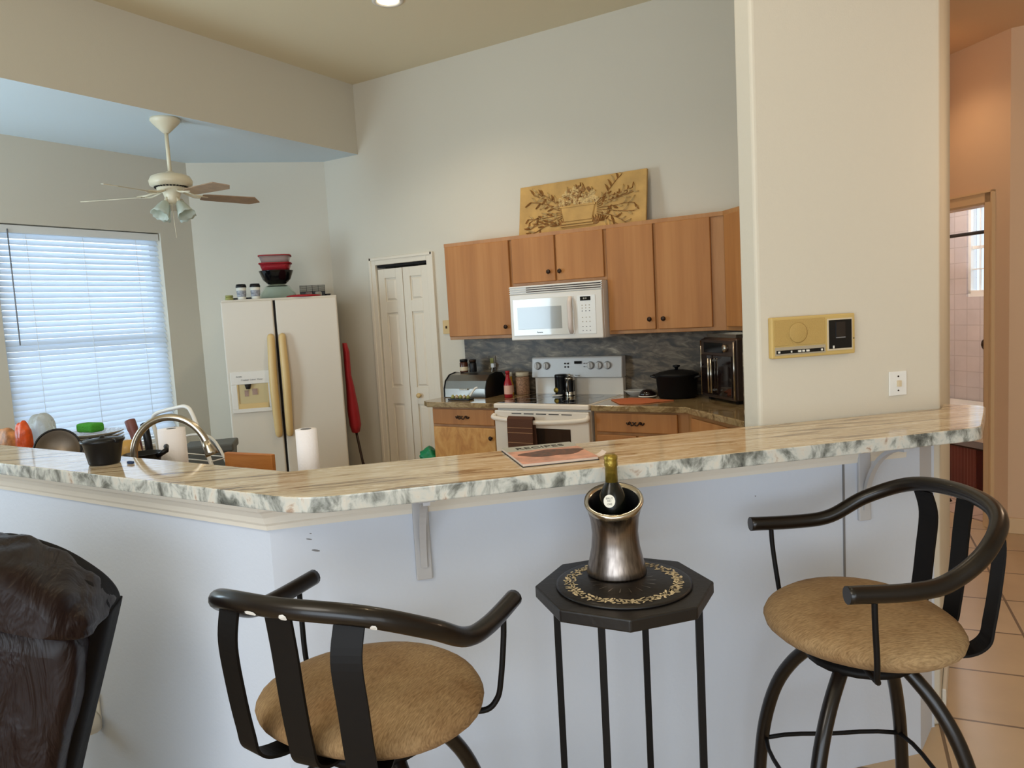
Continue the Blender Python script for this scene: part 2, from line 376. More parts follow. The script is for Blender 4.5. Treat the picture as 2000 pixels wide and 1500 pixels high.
# back wall, with pantry opening
bm = bmesh.new()
for a in ((-2.2, -1.62, 0, .12, 0, H1), (-1.04, 2.12, 0, .12, 0, H1), (-1.62, -1.04, 0, .12, 2.05, H1)): box(bm, *a)
struct(link('wall_back', bm, 'wall'))
# diagonal wall behind the fridge
bm = bmesh.new(); prism(bm, [(-2.17, 0), (-3.016, -.846), (-3.10, -.76), (-2.25, .09)], 0, 3.3)
struct(link('wall_diagonal', bm, 'wall'))
# window wall
WY0, WY1, WZ0, WZ1 = -2.47, -1.16, .62, 2.41
bm = bmesh.new()
for a in ((-3.17, -3.016, -9.2, WY0, 0, 3.3), (-3.17, -3.016, WY1, -.80, 0, 3.3), (-3.17, -3.016, WY0, WY1, 0, WZ0), (-3.17, -3.016, WY0, WY1, WZ1, 3.3)): box(bm, *a)
struct(link('wall_left', bm, 'wall'))
# pantry interior
bm = bmesh.new()
for a in ((-1.75, -1.70, .12, .7, 0, 2.2), (-.95, -.90, .12, .7, 0, 2.2), (-1.75, -.90, .7, .75, 0, 2.2), (-1.75, -.9, .12, .7, 2.15, 2.2)): box(bm, *a)
struct(link('wall_pantry', bm, 'wall'))
# kitchen right wall and an unseen wall added to close off light
bm = bmesh.new()
box(bm, 1.987, 2.10, -1.36, 0, 0, H1); box(bm, 2.1, 2.70, -1.36, -1.25, 0, H1)
struct(link('wall_right', bm, 'wall'))
# tall wall at the bar: diagonal face plus long side face towards the hall
TL = -.235
A = ct(3.58, TL); A2 = ct(3.48, TL)
bm = bmesh.new(); prism(bm, [A, (2.855, -2.208), (2.855, -1.02), (2.73, -1.02), (2.73, -2.19), A2], 0, H1)
struct(link('wall_pillar', bm, 'wall', bevel=.012, seg=3))
# bar (pony) wall
JY = -3.86
Lc = (3.70/s2 + JY, JY)     # corner of the two faces
bm = bmesh.new()
prism(bm, [(-2.0, JY), Lc, (2.805, -2.428), (2.83, -2.235), ct(3.583, .43), ct(3.583, TL), ct(3.583, -1.49), (1.32, -3.74), (-2.0, -3.74)], 0, 1.108)
struct(link('wall_bar', bm, 'pony', bevel=.004))
# baseboards
def base(name, p, q, nrm, h=.085, th=.014, mat='trim'):
    p, q, n = Vector(p), Vector(q), Vector(nrm); e1 = p + n*th; e2 = q + n*th
    bm = bmesh.new(); prism(bm, [(p.x, p.y), (q.x, q.y), (e2.x, e2.y), (e1.x, e1.y)], .0, h)
    return struct(link(name, bm, mat, bevel=.004))
base('baseboard_hall', (2.856, -2.1), (2.856, -1.02), (1, 0))
base('baseboard_right', (3.135, .395), (4.6, .395), (0, -1), .1, mat='casing')
base('baseboard_back', (-2.14, -.001), (-1.71, -.001), (0, -1))
# hallway walls
bm = bmesh.new()
g0 = (3.135, .395)
def gp(u, v=0): return (g0[0] - u*s2 + v*s2, g0[1] + u*s2 + v*s2)   # along the bathroom wall, v = depth behind it
D0, D1 = .165, .93
prism(bm, [gp(0), gp(D0), gp(D0, .11), gp(0, .11)], 0, 3.08)
prism(bm, [gp(D1), gp(3.4), gp(3.4, .11), gp(D1, .11)], 0, 3.08)
prism(bm, [gp(D0), gp(D1), gp(D1, .11), gp(D0, .11)], 2.085, 3.08)
struct(link('wall_hall_diagonal', bm, 'hall'))
bm = bmesh.new(); box(bm, 3.135, 5.2, .395, .5, 0, 3.08); struct(link('wall_hall_right', bm, 'hall'))
bm = bmesh.new(); prism(bm, [(2.0, -1.02), (2.86, -1.02), (2.86, -2.15), (3.05, -2.35), (3.05, -3.3), (5.2, -3.3), (5.2, .5), (3.2, .5), (1.9, 1.7)], 3.08, 3.15)
struct(link('ceiling_hall', bm, 'hall'))
bm = bmesh.new(); prism(bm, [(3.05, -3.4), (5.2, -3.4), (5.2, -3.3), (3.05, -3.3)], 3.08, H1); struct(link('wall_hall_header', bm, 'wall'))
bm = bmesh.new(); box(bm, 5.08, 5.2, -9.2, .4, 0, H1); struct(link('wall_far_right', bm, 'wall'))
bm = bmesh.new(); box(bm, -3.2, .9, -9.32, -9.2, 0, H1); box(bm, .9, 5.2, -9.32, -9.2, 2.7, H1); struct(link('wall_living_rear', bm, 'wall'))
bm = bmesh.new(); box(bm, 2.5, 2.6, -.98, 1.0, 0, 3.08); struct(link('wall_hall_left', bm, 'hall'))
# bathroom shell
bm = bmesh.new()
F = 2.67*s2*2**.5    # depth of far wall behind doorway plane along the normal
FD = 1.89
wu0, wu1 = .0, .255
WU0, WU1 = 1.72, 2.245
prism(bm, [gp(-.5, FD), gp(WU0, FD), gp(WU0, FD+.12), gp(-.5, FD+.12)], 0, 2.9)
prism(bm, [gp(WU1, FD), gp(3.4, FD), gp(3.4, FD+.12), gp(WU1, FD+.12)], 0, 2.9)
prism(bm, [gp(WU0, FD), gp(WU1, FD), gp(WU1, FD+.12), gp(WU0, FD+.12)], 0, 1.47)
prism(bm, [gp(WU0, FD), gp(WU1, FD), gp(WU1, FD+.12), gp(WU0, FD+.12)], 2.36, 2.9)
ob = struct(link('wall_bathroom_tiled', bm, 'walltile'))
bm = bmesh.new(); prism(bm, [gp(-.5, .11), gp(-.38, .11), gp(-.38, FD), gp(-.5, FD)], 0, 2.9); prism(bm, [gp(3.3, .11), gp(3.4, .11), gp(3.4, FD), gp(3.3, FD)], 0, 2.9)
struct(link('wall_bathroom_side', bm, 'hall'))
bm = bmesh.new(); prism(bm, [gp(-.5, .11), gp(3.4, .11), gp(3.4, FD+.1), gp(-.5, FD+.1)], 2.9, 2.96); struct(link('ceiling_bathroom', bm, 'ceil'))
bm = bmesh.new(); prism(bm, [gp(-.38, .05), gp(3.3, .05), gp(3.3, FD), gp(-.38, FD)], 0, .006); struct(link('floor_bathroom', bm, 'bathtile'))
# bathroom window: frame, bars and pane
wp = bpy.data.objects.new('window_2', None); COL.objects.link(wp); struct(wp)
def gbox(bm, u0, u1, v0, v1, z0, z1): return prism(bm, [gp(u0, v0), gp(u1, v0), gp(u1, v1), gp(u0, v1)], z0, z1)
bm = bmesh.new()
gbox(bm, WU0, WU1, FD+.02, FD+.08, 1.47, 1.53); gbox(bm, WU0, WU1, FD+.02, FD+.08, 2.32, 2.36); gbox(bm, WU0, WU0+.03, FD+.02, FD+.08, 1.5, 2.34); gbox(bm, WU1-.03, WU1, FD+.02, FD+.08, 1.5, 2.34)
gbox(bm, 2.125, 2.135, FD+.04, FD+.06, 1.5, 2.34); gbox(bm, WU0, WU1, FD+.04, FD+.06, 1.92, 1.95); gbox(bm, WU0, WU1, FD+.04, FD+.06, 1.725, 1.735)
link('window_frame', bm, 'white', wp)
bm = gbox(bmesh.new(), WU0+.02, WU1-.02, FD+.05, FD+.053, 1.5, 2.33); link('pane', bm, 'pane', wp)
# bathroom door casing
dc = bpy.data.objects.new('door_2', None); COL.objects.link(dc); struct(dc)
bm = bmesh.new()
gbox(bm, D0-.055, D0, -.018, .0, 0, 2.145); gbox(bm, D0-.05, D1+.05, -.018, .0, 2.085, 2.145); gbox(bm, D0, D0+.012, -.01, .12, 0, 2.09); gbox(bm, D0-.062, D0-.05, -.026, 0, 0, 2.155); gbox(bm, D0-.062, D1+.06, -.026, 0, 2.143, 2.155)
gbox(bm, D0, D1, -.01, .12, 2.073, 2.09)
link('door_casing', bm, 'casing', dc)

# ------------------------------------------------------------------ window with blinds
w1 = bpy.data.objects.new('window_1', None); COL.objects.link(w1); struct(w1)
bm = bmesh.new()
for a in ((-3.16, -3.12, WY0, WY1, WZ0, WZ0+.05), (-3.16, -3.12, WY0, WY1, WZ1-.05, WZ1), (-3.16, -3.12, WY0, WY0+.05, WZ0, WZ1), (-3.16, -3.12, WY1-.05, WY1, WZ0, WZ1), (-3.155, -3.125, WY0, WY1, 1.48, 1.53)): box(bm, *a)
link('window_frame', bm, 'white', w1)
link('pane', B(-3.142, -3.138, WY0+.04, WY1-.04, WZ0+.04, WZ1-.04), 'pane', w1)
link('window_sill', B(-3.12, -2.985, WY0-.02, WY1+.02, WZ0-.02, WZ0+.004), 'trim', w1, bevel=.004)
bl = thing('window_blinds', 'white horizontal slat blinds lowered over the bright kitchen window', 'blinds', (-3.06, (WY0+WY1)/2, 2.40))
hy = (WY1-WY0)/2 - .012
link('headrail', B(-.03, .03, -hy, hy, -.055, 0), 'white', bl)
nz = 38; pitch = 1.66/nz
for i in range(nz):
    z = -.075 - i*pitch
    bm = bmesh.new(); a = R(52); hw = .0255
    pts = []
    for k in range(5):
        u = -hw + 2*hw*k/4; cv = .0035*(1-(u/hw)**2)
        pts.append((u*math.cos(a) + cv*math.sin(a), -u*math.sin(a) + cv*math.cos(a)))
    top = [(bm.verts.new((x, -hy, z+zz)), bm.verts.new((x, hy, z+zz))) for x, zz in pts]
    bot = [(bm.verts.new((x-.0012, -hy, z+zz-.0015)), bm.verts.new((x-.0012, hy, z+zz-.0015))) for x, zz in pts]
    for k in range(4):
        bm.faces.new((top[k][0], top[k+1][0], top[k+1][1], top[k][1])); bm.faces.new((bot[k][1], bot[k+1][1], bot[k+1][0], bot[k][0]))
        for q in (0, 1): bm.faces.new((top[k][q], bot[k][q], bot[k+1][q], top[k+1][q]))
    bm.faces.new((top[0][0], top[0][1], bot[0][1], bot[0][0])); bm.faces.new((top[-1][0], bot[-1][0], bot[-1][1], top[-1][1]))
    link('slat', bm, 'slat', bl)
link('bottom_rail', B(-.02, .02, -hy, hy, -1.775, -1.745), 'white', bl, bevel=.004)
for yy in (-.42, .0, .44):
    bm = bmesh.new(); tube(bm, [(.018, yy, -.05), (.018, yy, -1.75)], .0018, 6); tube(bm, [(-.018, yy, -.05), (-.018, yy, -1.75)], .0018, 6); link('ladder_cord', bm, 'white', bl)
bm = bmesh.new(); tube(bm, [(.035, -.55, -.03), (.04, -.555, -.88)], .005, 8); link('tilt_wand', bm, 'btn', bl)

# ------------------------------------------------------------------ pantry bifold door
pd = bpy.data.objects.new('door_1', None); COL.objects.link(pd); struct(pd); pd.location = (-1.33, 0, 0)
bm = bmesh.new()
for a in ((-.355, -.29, -.02, 0, 0, 2.11), (.29, .355, -.02, 0, 0, 2.11), (-.29, .29, -.02, 0, 2.05, 2.11), (-.362, -.335, -.028, 0, 0, 2.117), (.335, .362, -.028, 0, 0, 2.117), (-.355, .355, -.028, 0, 2.092, 2.117)): box(bm, *a)
link('door_casing', bm, 'door', pd, bevel=.003)
link('door_track', B(-.29, .29, .01, .04, 2.03, 2.05), 'dark', pd)
for sx, x0 in ((0, -.284), (1, .004)):
    bm = bmesh.new(); wd = .28
    rails = [(.02, .22), (.80, .95), (1.62, 1.72), (1.93, 2.012)]
    y0, y1 = .004, .036
    box(bm, x0, x0+.075, y0, y1, .02, 2.012); box(bm, x0+wd-.075, x0+wd, y0, y1, .02, 2.012)
    for a, b in rails: box(bm, x0+.075, x0+wd-.075, y0, y1, a, b)
    for (a, b) in ((.22, .80), (.95, 1.62), (1.72, 1.93)):
        box(bm, x0+.07, x0+wd-.07, y0+.014, y1-.008, a-.005, b+.005)
        # raised centre field with bevelled slopes
        xa, xb, za, zb = x0+.083, x0+wd-.083, a+.012, b-.012
        v = [bm.verts.new(p) for p in ((xa, y0+.014, za), (xb, y0+.014, za), (xb, y0+.014, zb), (xa, y0+.014, zb), (xa+.018, y0+.003, za+.018), (xb-.018, y0+.003, za+.018), (xb-.018, y0+.003, zb-.018), (xa+.018, y0+.003, zb-.018))]
        for f in ((0,1,5,4), (1,2,6,5), (2,3,7,6), (3,0,4,7), (4,5,6,7)): bm.faces.new([v[i] for i in f])
    lf = link('door_leaf', bm, 'door', pd, bevel=.002)
    if sx: kb = link('door_knob', lathe(bmesh.new(), [(0, 0), (.009, 0), (.009, -.016), (.02, -.022), (.023, -.032), (.018, -.042), (0, -.045)], (x0+.11, y0, .88), 16, ax='y'), 'yellowed', lf, smooth=True)

# ------------------------------------------------------------------ bar top, trim and brackets
def rounded(pts, rad, k=5):
    out = []
    n = len(pts)
    for i in range(n):
        p = Vector(pts[i]); r = rad.get(i, 0)
        if not r: out.append(tuple(p)); continue
        a = Vector(pts[i-1]); b = Vector(pts[(i+1) % n]); d1 = (a-p).normalized(); d2 = (b-p).normalized()
        p1 = p + d1*r; p2 = p + d2*r
        for j in range(k+1):
            t = j/k; out.append(tuple((1-t)**2*p1 + 2*t*(1-t)*p + t*t*p2))
    return out
pts = [(-1.9, -3.957), (3.94/s2 - 3.957, -3.957), (2.975, -2.60), (2.99, -2.12), (2.859, -2.11), (2.858, -2.214), ct(3.582, TL), ct(3.575, TL-.003), (3.575/s2-3.735, -3.735), (-1.9, -3.735)]
pts = rounded(pts, {1: .10, 2: .04, 3: .05})
bm = bmesh.new(); prism(bm, pts, 1.110, 1.15, mi=0, side=1)
o = link('bar_countertop', bm, None, mats=['stone', 'stoneedge'], bevel=.007, seg=3)
tag(o, 'long raised bar countertop of cream streaked granite on the white half wall', 'countertop')
# crown trim under the left run and its return
tr = thing('trim', '', 'trim'); del tr['label']; del tr['category']; tr.name = 'trim_1'; tr['kind'] = 'structure'
prof = [(0, 1.024), (.012, 1.024), (.014, 1.036), (.020, 1.044), (.024, 1.060), (.036, 1.076), (.048, 1.084), (.056, 1.098), (.056, 1.108), (0, 1.108)]
bm = bmesh.new()
gq = (s2, s2); Re = (Lc[0]+gq[0]*1.97, Lc[1]+gq[1]*1.97)
path = [((-1.9, JY), (0, -1), 1), ((Lc[0], JY), (math.tan(R(22.5)), -1), 1), ((Lc[0]+gq[0]*.25, JY+gq[1]*.25), (s2, -s2), .45), (Re, (s2, -s2), .45)]
rings = []
for (px, py), (nx, ny), kf in path: rings.append([bm.verts.new((px+nx*d*kf, py+ny*d*kf, z)) for d, z in prof])
for Aq, Bq in zip(rings, rings[1:]):
    for i in range(len(prof)-1): bm.faces.new((Aq[i], Aq[i+1], Bq[i+1], Bq[i]))
bm.faces.new(rings[-1])
link('crown_moulding', bm, 'trim', tr)
g = Vector((s2, s2, 0))
def bracket(t, label, seam=False):
    o = thing('shelf_bracket', label, 'bracket', (*ct(3.70, t), 0), 45, 'arched brackets under the bar countertop')
    # local x along bar, local -y away from wall
    link('wall_plate', B(-.022, .022, -.012, 0, .835, 1.07), 'paintgrey', o, bevel=.003)
    link('top_plate', B(-.022, .022, -.20, 0, 1.098, 1.1095), 'paintgrey', o, bevel=.003)
    bm = bmesh.new(); arc = []
    for k in range(13):
        a = R(90*k/12); arc.append((0, -.012-.178*(1-math.cos(a)), .872+.222*math.sin(a)))
    ribbon(bm, arc, .018, .012, (1, 0, 0)); link('arched_strut', bm, 'paintgrey', o)
    if seam: link('seam_strip', B(-.075, -.069, -.004, 0, .52, 1.05), 'btn', o)
    return o
bracket(-1.360, 'narrow pale bracket seen nearly edge on near the corner of the bar wall')
bracket(.052, 'curved white bracket under the bar to the right, above the right bar stool', True)
# scuff marks belong to the wall: thin dent patches
bm = bmesh.new()
for t_, z_, w_, h_ in ((-1.66, .985, .016, .004), (-1.645, .952, .022, .006), (-1.655, 1.0, .006, .003), (-.33, .955, .005, .004)):
    p = Vector((*ct(3.7006, t_), z_)); v = []
    for k in range(10):
        a = 2*PI*k/10; v.append(bm.verts.new(p + g*math.cos(a)*w_/2 + Vector((0, 0, math.sin(a)*h_/2 - math.cos(a)*w_*.12))))
    bm.faces.new(v)
sc = link('wall_bar_scuffs', bm, 'btn'); sc.name = 'wall_bar.001'; struct(sc)

# ------------------------------------------------------------------ bar stools
def make_stool(label, x, y, ang, leg0, chips=False):
    st = thing('bar_stool', label, 'bar stool', (x, y, 0), ang, 'black metal bar stools with tan seats')
    bm = bmesh.new(); rings = []
    prof = [(0, .796), (.06, .795), (.12, .791), (.17, .783), (.205, .772), (.223, .760), (.229, .748), (.225, .734), (.205, .716), (.15, .704), (0, .704)]
    for r, z in prof:
        ring = []
        for j in range(40):
            a = 2*PI*j/40; k = 1 + .035*math.cos(2*a+PI) + .03*math.cos(3*a)
            ring.append(bm.verts.new((r*k*math.cos(a), r*1.07*k*math.sin(a), z)))
        rings.append(ring)
    for A_, B_ in zip(rings, rings[1:]):
        for j in range(40):
            bm.faces.new((A_[j], A_[(j+1) % 40], B_[(j+1) % 40], B_[j]))
    bmesh.ops.remove_doubles(bm, verts=bm.verts, dist=1e-5)
    link('seat_cushion', bm, 'seat', st, smooth=True)
    half = [(.17, .272, .925), (.03, .274, .922), (-.06, .266, .934), (-.155, .246, .988), (-.242, .162, 1.038), (-.276, 0, 1.050)]
    ctl = half + [(a, -b, c) for a, b, c in half[-2::-1]]
    rp = spline(ctl, 7)
    bm = tube(bmesh.new(), rp, .0195, 14); rail = link('arm_rail', bm, 'ironwork', st)
    for yy, top in ((.135, (-.252, .137, 1.024)), (0, (-.276, 0, 1.036)), (-.135, (-.252, -.137, 1.024))):
        bm = bmesh.new()
        sp = spline([top, (-.266, yy, .96), (-.256, yy, .86), (-.244, yy*.98, .775), (-.232, yy*.97, .728), (-.19, yy*.9, .703), (-.12, yy*.7, .699), (-.07, yy*.5, .699)], 6)
        ribbon(bm, sp, .058, .006, (0, 1, 0) if yy == 0 else (.25*(1 if yy > 0 else -1), 1, 0)); link('back_slat', bm, 'ironflat', st)
    for sy in (1, -1):
        bm = tube(bmesh.new(), spline([(.11, sy*.272, .915), (.108, sy*.270, .86), (.10, sy*.262, .77), (.095, sy*.252, .725), (.08, sy*.225, .702), (.07, sy*.15, .700)], 6), .0065, 10)
        link('arm_support', bm, 'ironflat', st)
    bm = lathe(bmesh.new(), [(.0, .645), (.10, .645), (.13, .652), (.13, .668), (.06, .674), (.05, .702), (0, .702)], n=24); link('swivel_plate', bm, 'ironflat', st, smooth=True)
    for k in range(4):
        a = R(leg0 + 90*k); c_, s_ = math.cos(a), math.sin(a)
        prof = [(.10, .66), (.17, .59), (.225, .50), (.262, .38), (.280, .25), (.288, .12), (.292, .0)]
        bm = tube(bmesh.new(), [(r*c_, r*s_, z) for r, z in [(q.x, q.y) for q in spline([(r, z, 0) for r, z in prof], 4)]], .0175, 12)
        lg = link('leg', bm, 'ironwork', st)
    for k in range(4):
        a0 = R(leg0 + 90*k); a1 = a0 + PI/2; rr = .272
        p = [(rr*math.cos(a0)*1.06, rr*math.sin(a0)*1.06, .20), (rr*math.cos(a0)*1.06, rr*math.sin(a0)*1.06, .255)]
        mid = []
        for j in range(0, 9):
            t_ = j/8; a = a0 + (a1-a0)*t_; q = (rr-.012)*(1-.26*math.sin(PI*t_)); mid.append((q*math.cos(a), q*math.sin(a), .33))
        link('foot_rail', tube(bmesh.new(), mid, .006, 8), 'ironflat', st)
    if chips:
        for i0, dx, ln in ((33, 0, .012), (36, 0, .010), (43, 0, .008)):
            bm = bmesh.new()
            p = rp[i0]; t_ = (rp[i0+1]-rp[i0]).normalized(); out = Vector((-1, 0, -.55)).normalized(); out = (out - t_*out.dot(t_)).normalized(); up = t_.cross(out)
            vs = []
            for j in range(9):
                a = 2*PI*j/9; rr = 1 + .22*math.sin(2*a+i0)
                d = (out*math.cos(.35*math.sin(a)*rr) + up*math.sin(.35*math.sin(a)*rr)).normalized()
                vs.append(bm.verts.new(p + t_*math.cos(a)*ln*rr + d*.0202))
            bm.faces.new(vs)
            ch = link('paint_chip', bm, 'chip', rail); ch['label'] = 'white chip in the black paint'
    return st
make_stool('black metal bar stool seen from behind, back slats to the camera, at the left', 1.842, -4.003, 99, 55, chips=True)
make_stool('black metal bar stool turned sideways, at the right end of the bar', 2.712, -3.175, 215, 40)

# ------------------------------------------------------------------ octagonal stand with wine chiller
TX, TY, TZ = 2.228, -3.517, .888
tb = thing('plant_stand', 'tall black octagonal side table on thin metal legs between the two bar stools', 'side table', (TX, TY, 0), 27)
tb.scale = (.92, .92, 1)
oc = lambda r, off=0: [(r*math.cos(R(45*k+off)), r*math.sin(R(45*k+off))) for k in range(8)]
bm = prism(bmesh.new(), oc(.236), TZ-.034, TZ-.004); link('tabletop', bm, 'tabletop', tb, bevel=.004)
bm = lathe(bmesh.new(), [(0, TZ-.004), (.178, TZ-.004), (.180, TZ), (.172, TZ+.003), (0, TZ+.003)], n=48); ds = link('round_inlay', bm, 'tabletop', tb)
# scroll ring of pale painted leaves
bm = bmesh.new(); rnd = random.Random(3)
for k in range(230):
    a = 2*PI*k/230 + rnd.uniform(-.02, .02); r = .143 + .011*math.sin(k*1.7) + rnd.uniform(-.004, .004)
    c_ = Vector((r*math.cos(a), r*math.sin(a), TZ+.0036)); th = rnd.uniform(0, PI); l1, l2 = rnd.uniform(.005, .011), rnd.uniform(.002, .0045)
    ux = Vector((math.cos(th), math.sin(th), 0)); uy = Vector((-math.sin(th), math.cos(th), 0))
    bm.faces.new([bm.verts.new(c_ + ux*l1*math.cos(q) + uy*l2*math.sin(q)) for q in [2*PI*j/7 for j in range(7)]])
rg = link('leaf_border', bm, plain('antique ivory paint', (206, 190, 156), .6, var=.3, vscale=40), ds); rg['kind'] = 'stuff'
bm = bmesh.new()
for k in range(18):
    a = 2*PI*k/18; p = Vector((math.cos(a), math.sin(a), 0)); n_ = Vector((-p.y, p.x, 0))
    bm.faces.new([bm.verts.new(v + Vector((0, 0, TZ+.0036))) for v in (p*.055, p*.082+n_*.0016, p*.088, p*.082-n_*.0016)])
link('sunburst', bm, 'steel', ds)
for a in (-20, 70, 160, 250):
    aa = R(a); r = .196
    bm = box(bmesh.new(), r*math.cos(aa)-.009, r*math.cos(aa)+.009, r*math.sin(aa)-.009, r*math.sin(aa)+.009, 0, TZ-.034)
    link('leg', bm, 'ironflat', tb)
bm = bmesh.new(); ring = [(.198*math.cos(R(q)), .198*math.sin(R(q)), .10) for q in range(0, 360, 15)]; tube(bm, ring, .006, 8, closed=True); link('lower_ring', bm, 'ironflat', tb)
# chiller
CX, CY, CZ = 2.189, -3.468, TZ+.003
prof = [(0, 0), (.081, 0), (.082, .006), (.076, .03), (.066, .075), (.0625, .115), (.066, .155), (.074, .185), (.081, .200)]
tilt = .028
def slant(v): return v
bm = bmesh.new(); rings = []
NN = 40
full = prof + [(.0795, .206), (.073, .207), (.067, .201), (.061, .17), (.058, .115), (.058, .02), (0, .02)]
for r, z in full:
    ring = []
    for j in range(NN):
        a = 2*PI*j/NN; x, y = r*math.cos(a), r*math.sin(a)
        f = max(0, (z-.07)/.137)
        # rim slopes down towards the room
        dz = f*tilt*(-(x*.35 - y*.94)/.08)*1.0
        ring.append(bm.verts.new((x, y, z+dz)))
    rings.append(ring)
for i, (A_, B_) in enumerate(zip(rings, rings[1:])):
    for j in range(NN):
        f = bm.faces.new((A_[j], A_[(j+1) % NN], B_[(j+1) % NN], B_[j])); f.smooth = True; f.material_index = 0 if i < 7 else (2 if i < 11 else 1)
bmesh.ops.remove_doubles(bm, verts=bm.verts, dist=1e-5)
ml, Nn, Ll, Pp = new('brushed dark steel')
tc = Nn.new('ShaderNodeTexCoord'); mp = Nn.new('ShaderNodeMapping'); mp.inputs['Scale'].default_value = (60, 60, 1.5); nz_ = Nn.new('ShaderNodeTexNoise'); nz_.inputs['Scale'].default_value = 2
rr_ = Nn.new('ShaderNodeValToRGB'); rr_.color_ramp.elements[0].color = srgb((74, 64, 58)); rr_.color_ramp.elements[1].color = srgb((172, 160, 150))
Ll.new(tc.outputs['Object'], mp.inputs[0]); Ll.new(mp.outputs[0], nz_.inputs['Vector']); Ll.new(nz_.outputs[0], rr_.inputs[0]); Ll.new(rr_.outputs[0], Pp.inputs['Base Color'])
Pp.inputs['Metallic'].default_value = 1; Pp.inputs['Roughness'].default_value = .28; Pp.inputs['Anisotropic'].default_value = .6
chl = link('wine_chiller', bm, None, mats=[ml, 'black', 'chrome'], loc=(CX, CY, CZ)); chl.scale = (.92, .92, .92); tag(chl, 'flared brushed metal wine chiller standing on the octagonal black table', 'wine chiller')
bt = thing('wine_bottle', 'dark wine bottle with gold foil top standing in the metal chiller', 'bottle', (CX-.006, CY+.006, CZ+.036)); bt.scale = (.92, .92, .92)
link('bottle_body', lathe(bmesh.new(), [(0, 0), (.036, 0), (.038, .01), (.038, .155), (.035, .178), (.024, .200), (.0165, .214), (.0155, .222), (0, .222)], n=28), 'bottle', bt, smooth=True)
link('foil_cap', lathe(bmesh.new(), [(.0172, .212), (.0168, .255), (.0185, .257), (.0185, .268), (.0175, .272), (.019, .276), (.0185, .284), (.012, .289), (0, .290)], n=24), 'cap', bt, smooth=True)
nl = bpy.data.objects.new('neck_label', None); 
# round neck label on the shoulder, facing the room
fd = Vector((.37, -.85, .36)).normalized(); ux = Vector((.93, .36, 0)).normalized(); uy = fd.cross(ux)*1
pc = Vector((.0085, -.0385, .168)); bm = bmesh.new()
uy = ux.cross(fd)*-1
vs = [bm.verts.new(pc + ux*math.cos(q)*.0155*1 + uy*math.sin(q)*.0175) for q in [2*PI*j/24 for j in range(24)]]
r_ = bmesh.ops.extrude_face_region(bm, geom=[bm.faces.new(vs)]); bmesh.ops.translate(bm, verts=[v for v in r_['geom'] if isinstance(v, bmesh.types.BMVert)], vec=fd*.001)
lb = link('round_label', bm, 'label', bt)
rot = Matrix((ux, uy, fd)).transposed().to_euler()
for s_, dy, sz in (('BRUT', .007, .0075), ('DRY', 0, .006), ('1343', -.008, .0075)):
    text_mesh('label_text', s_, sz, 'ink', lb, pc + fd*.0013 + uy*dy*1, rot, .0002)
bpy.data.objects.remove(nl)

# ------------------------------------------------------------------ leather recliner, lower left
rc = thing('recliner_chair', 'dark brown leather recliner back at the lower left corner in front of the bar wall', 'armchair', (1.0, -4.28, 0), 45)
# local x runs along t, local -y towards the room ; profile of the back shell in (x,z)
def shell(bm, c0, c1, pts, bulge=.0):
    a = [bm.verts.new((x, -c0, z)) for x, z in pts]; b = [bm.verts.new((x, -c1, z)) for x, z in pts]
    bm.faces.new(a); bm.faces.new(b[::-1]); n = len(pts)
    for i in range(n): bm.faces.new((a[i], b[i], b[(i+1) % n], a[(i+1) % n]))
T0 = (1.0-4.28)*s2; C0 = (1.0+4.28)*s2
sil = [(-2.75, 1.03), (-2.55, 1.06), (-2.404, 1.084), (-2.338, 1.07), (-2.259, 1.029), (-2.193, .973), (-2.155, .927), (-2.14, .885), (-2.148, .84), (-2.277, .43), (-2.36, .12), (-2.9, .12), (-2.9, .98)]
pr_ = [(t - T0, z) for t, z in sil]
def puffy(name, pts, c0, c1, mat, wr=0, inset=.05, parent=rc, seed=1):
    """cushion: closed profile swept along the depth with rounded ends"""
    bm = bmesh.new(); P_ = [Vector((x, 0, z)) for x, z in pts]
    cen = sum(P_, Vector())/len(P_)
    dense = spline([(p.x, 0, p.z) for p in P_] + [(P_[0].x, 0, P_[0].z)], 5)[:-1]
    rings = []; K = 14; rn = random.Random(seed)
    ph = [rn.uniform(0, 6) for _ in range(6)]
    for k in range(K+1):
        u = k/K; y = -(c0 + (c1-c0)*u); e_ = min(u, 1-u)*2
        sh = 1 - (1-math.sqrt(max(0, 1-(1-min(1, e_*2.2))**2)))*inset*4
        ring = []
        for i, p in enumerate(dense):
            d = p - cen; q = cen + d*sh; q.y = y
            if wr:
                q += d.normalized()*wr*math.sin(i*1.25+ph[0]+u*3)*math.sin(u*9+ph[1])*.6
            ring.append(bm.verts.new(q))
        rings.append(ring)
    n = len(dense)
    for A_, B_ in zip(rings, rings[1:]):
        for i in range(n):
            f = bm.faces.new((A_[i], A_[(i+1) % n], B_[(i+1) % n], B_[i])); f.smooth = True
    bm.faces.new(rings[0]); bm.faces.new(rings[-1][::-1])
    return link(name, bm, mat, parent)
cc0, cc1 = 3.64-C0, 3.80-C0
puffy('back_shell', pr_, cc0, cc1, 'leatherdark')
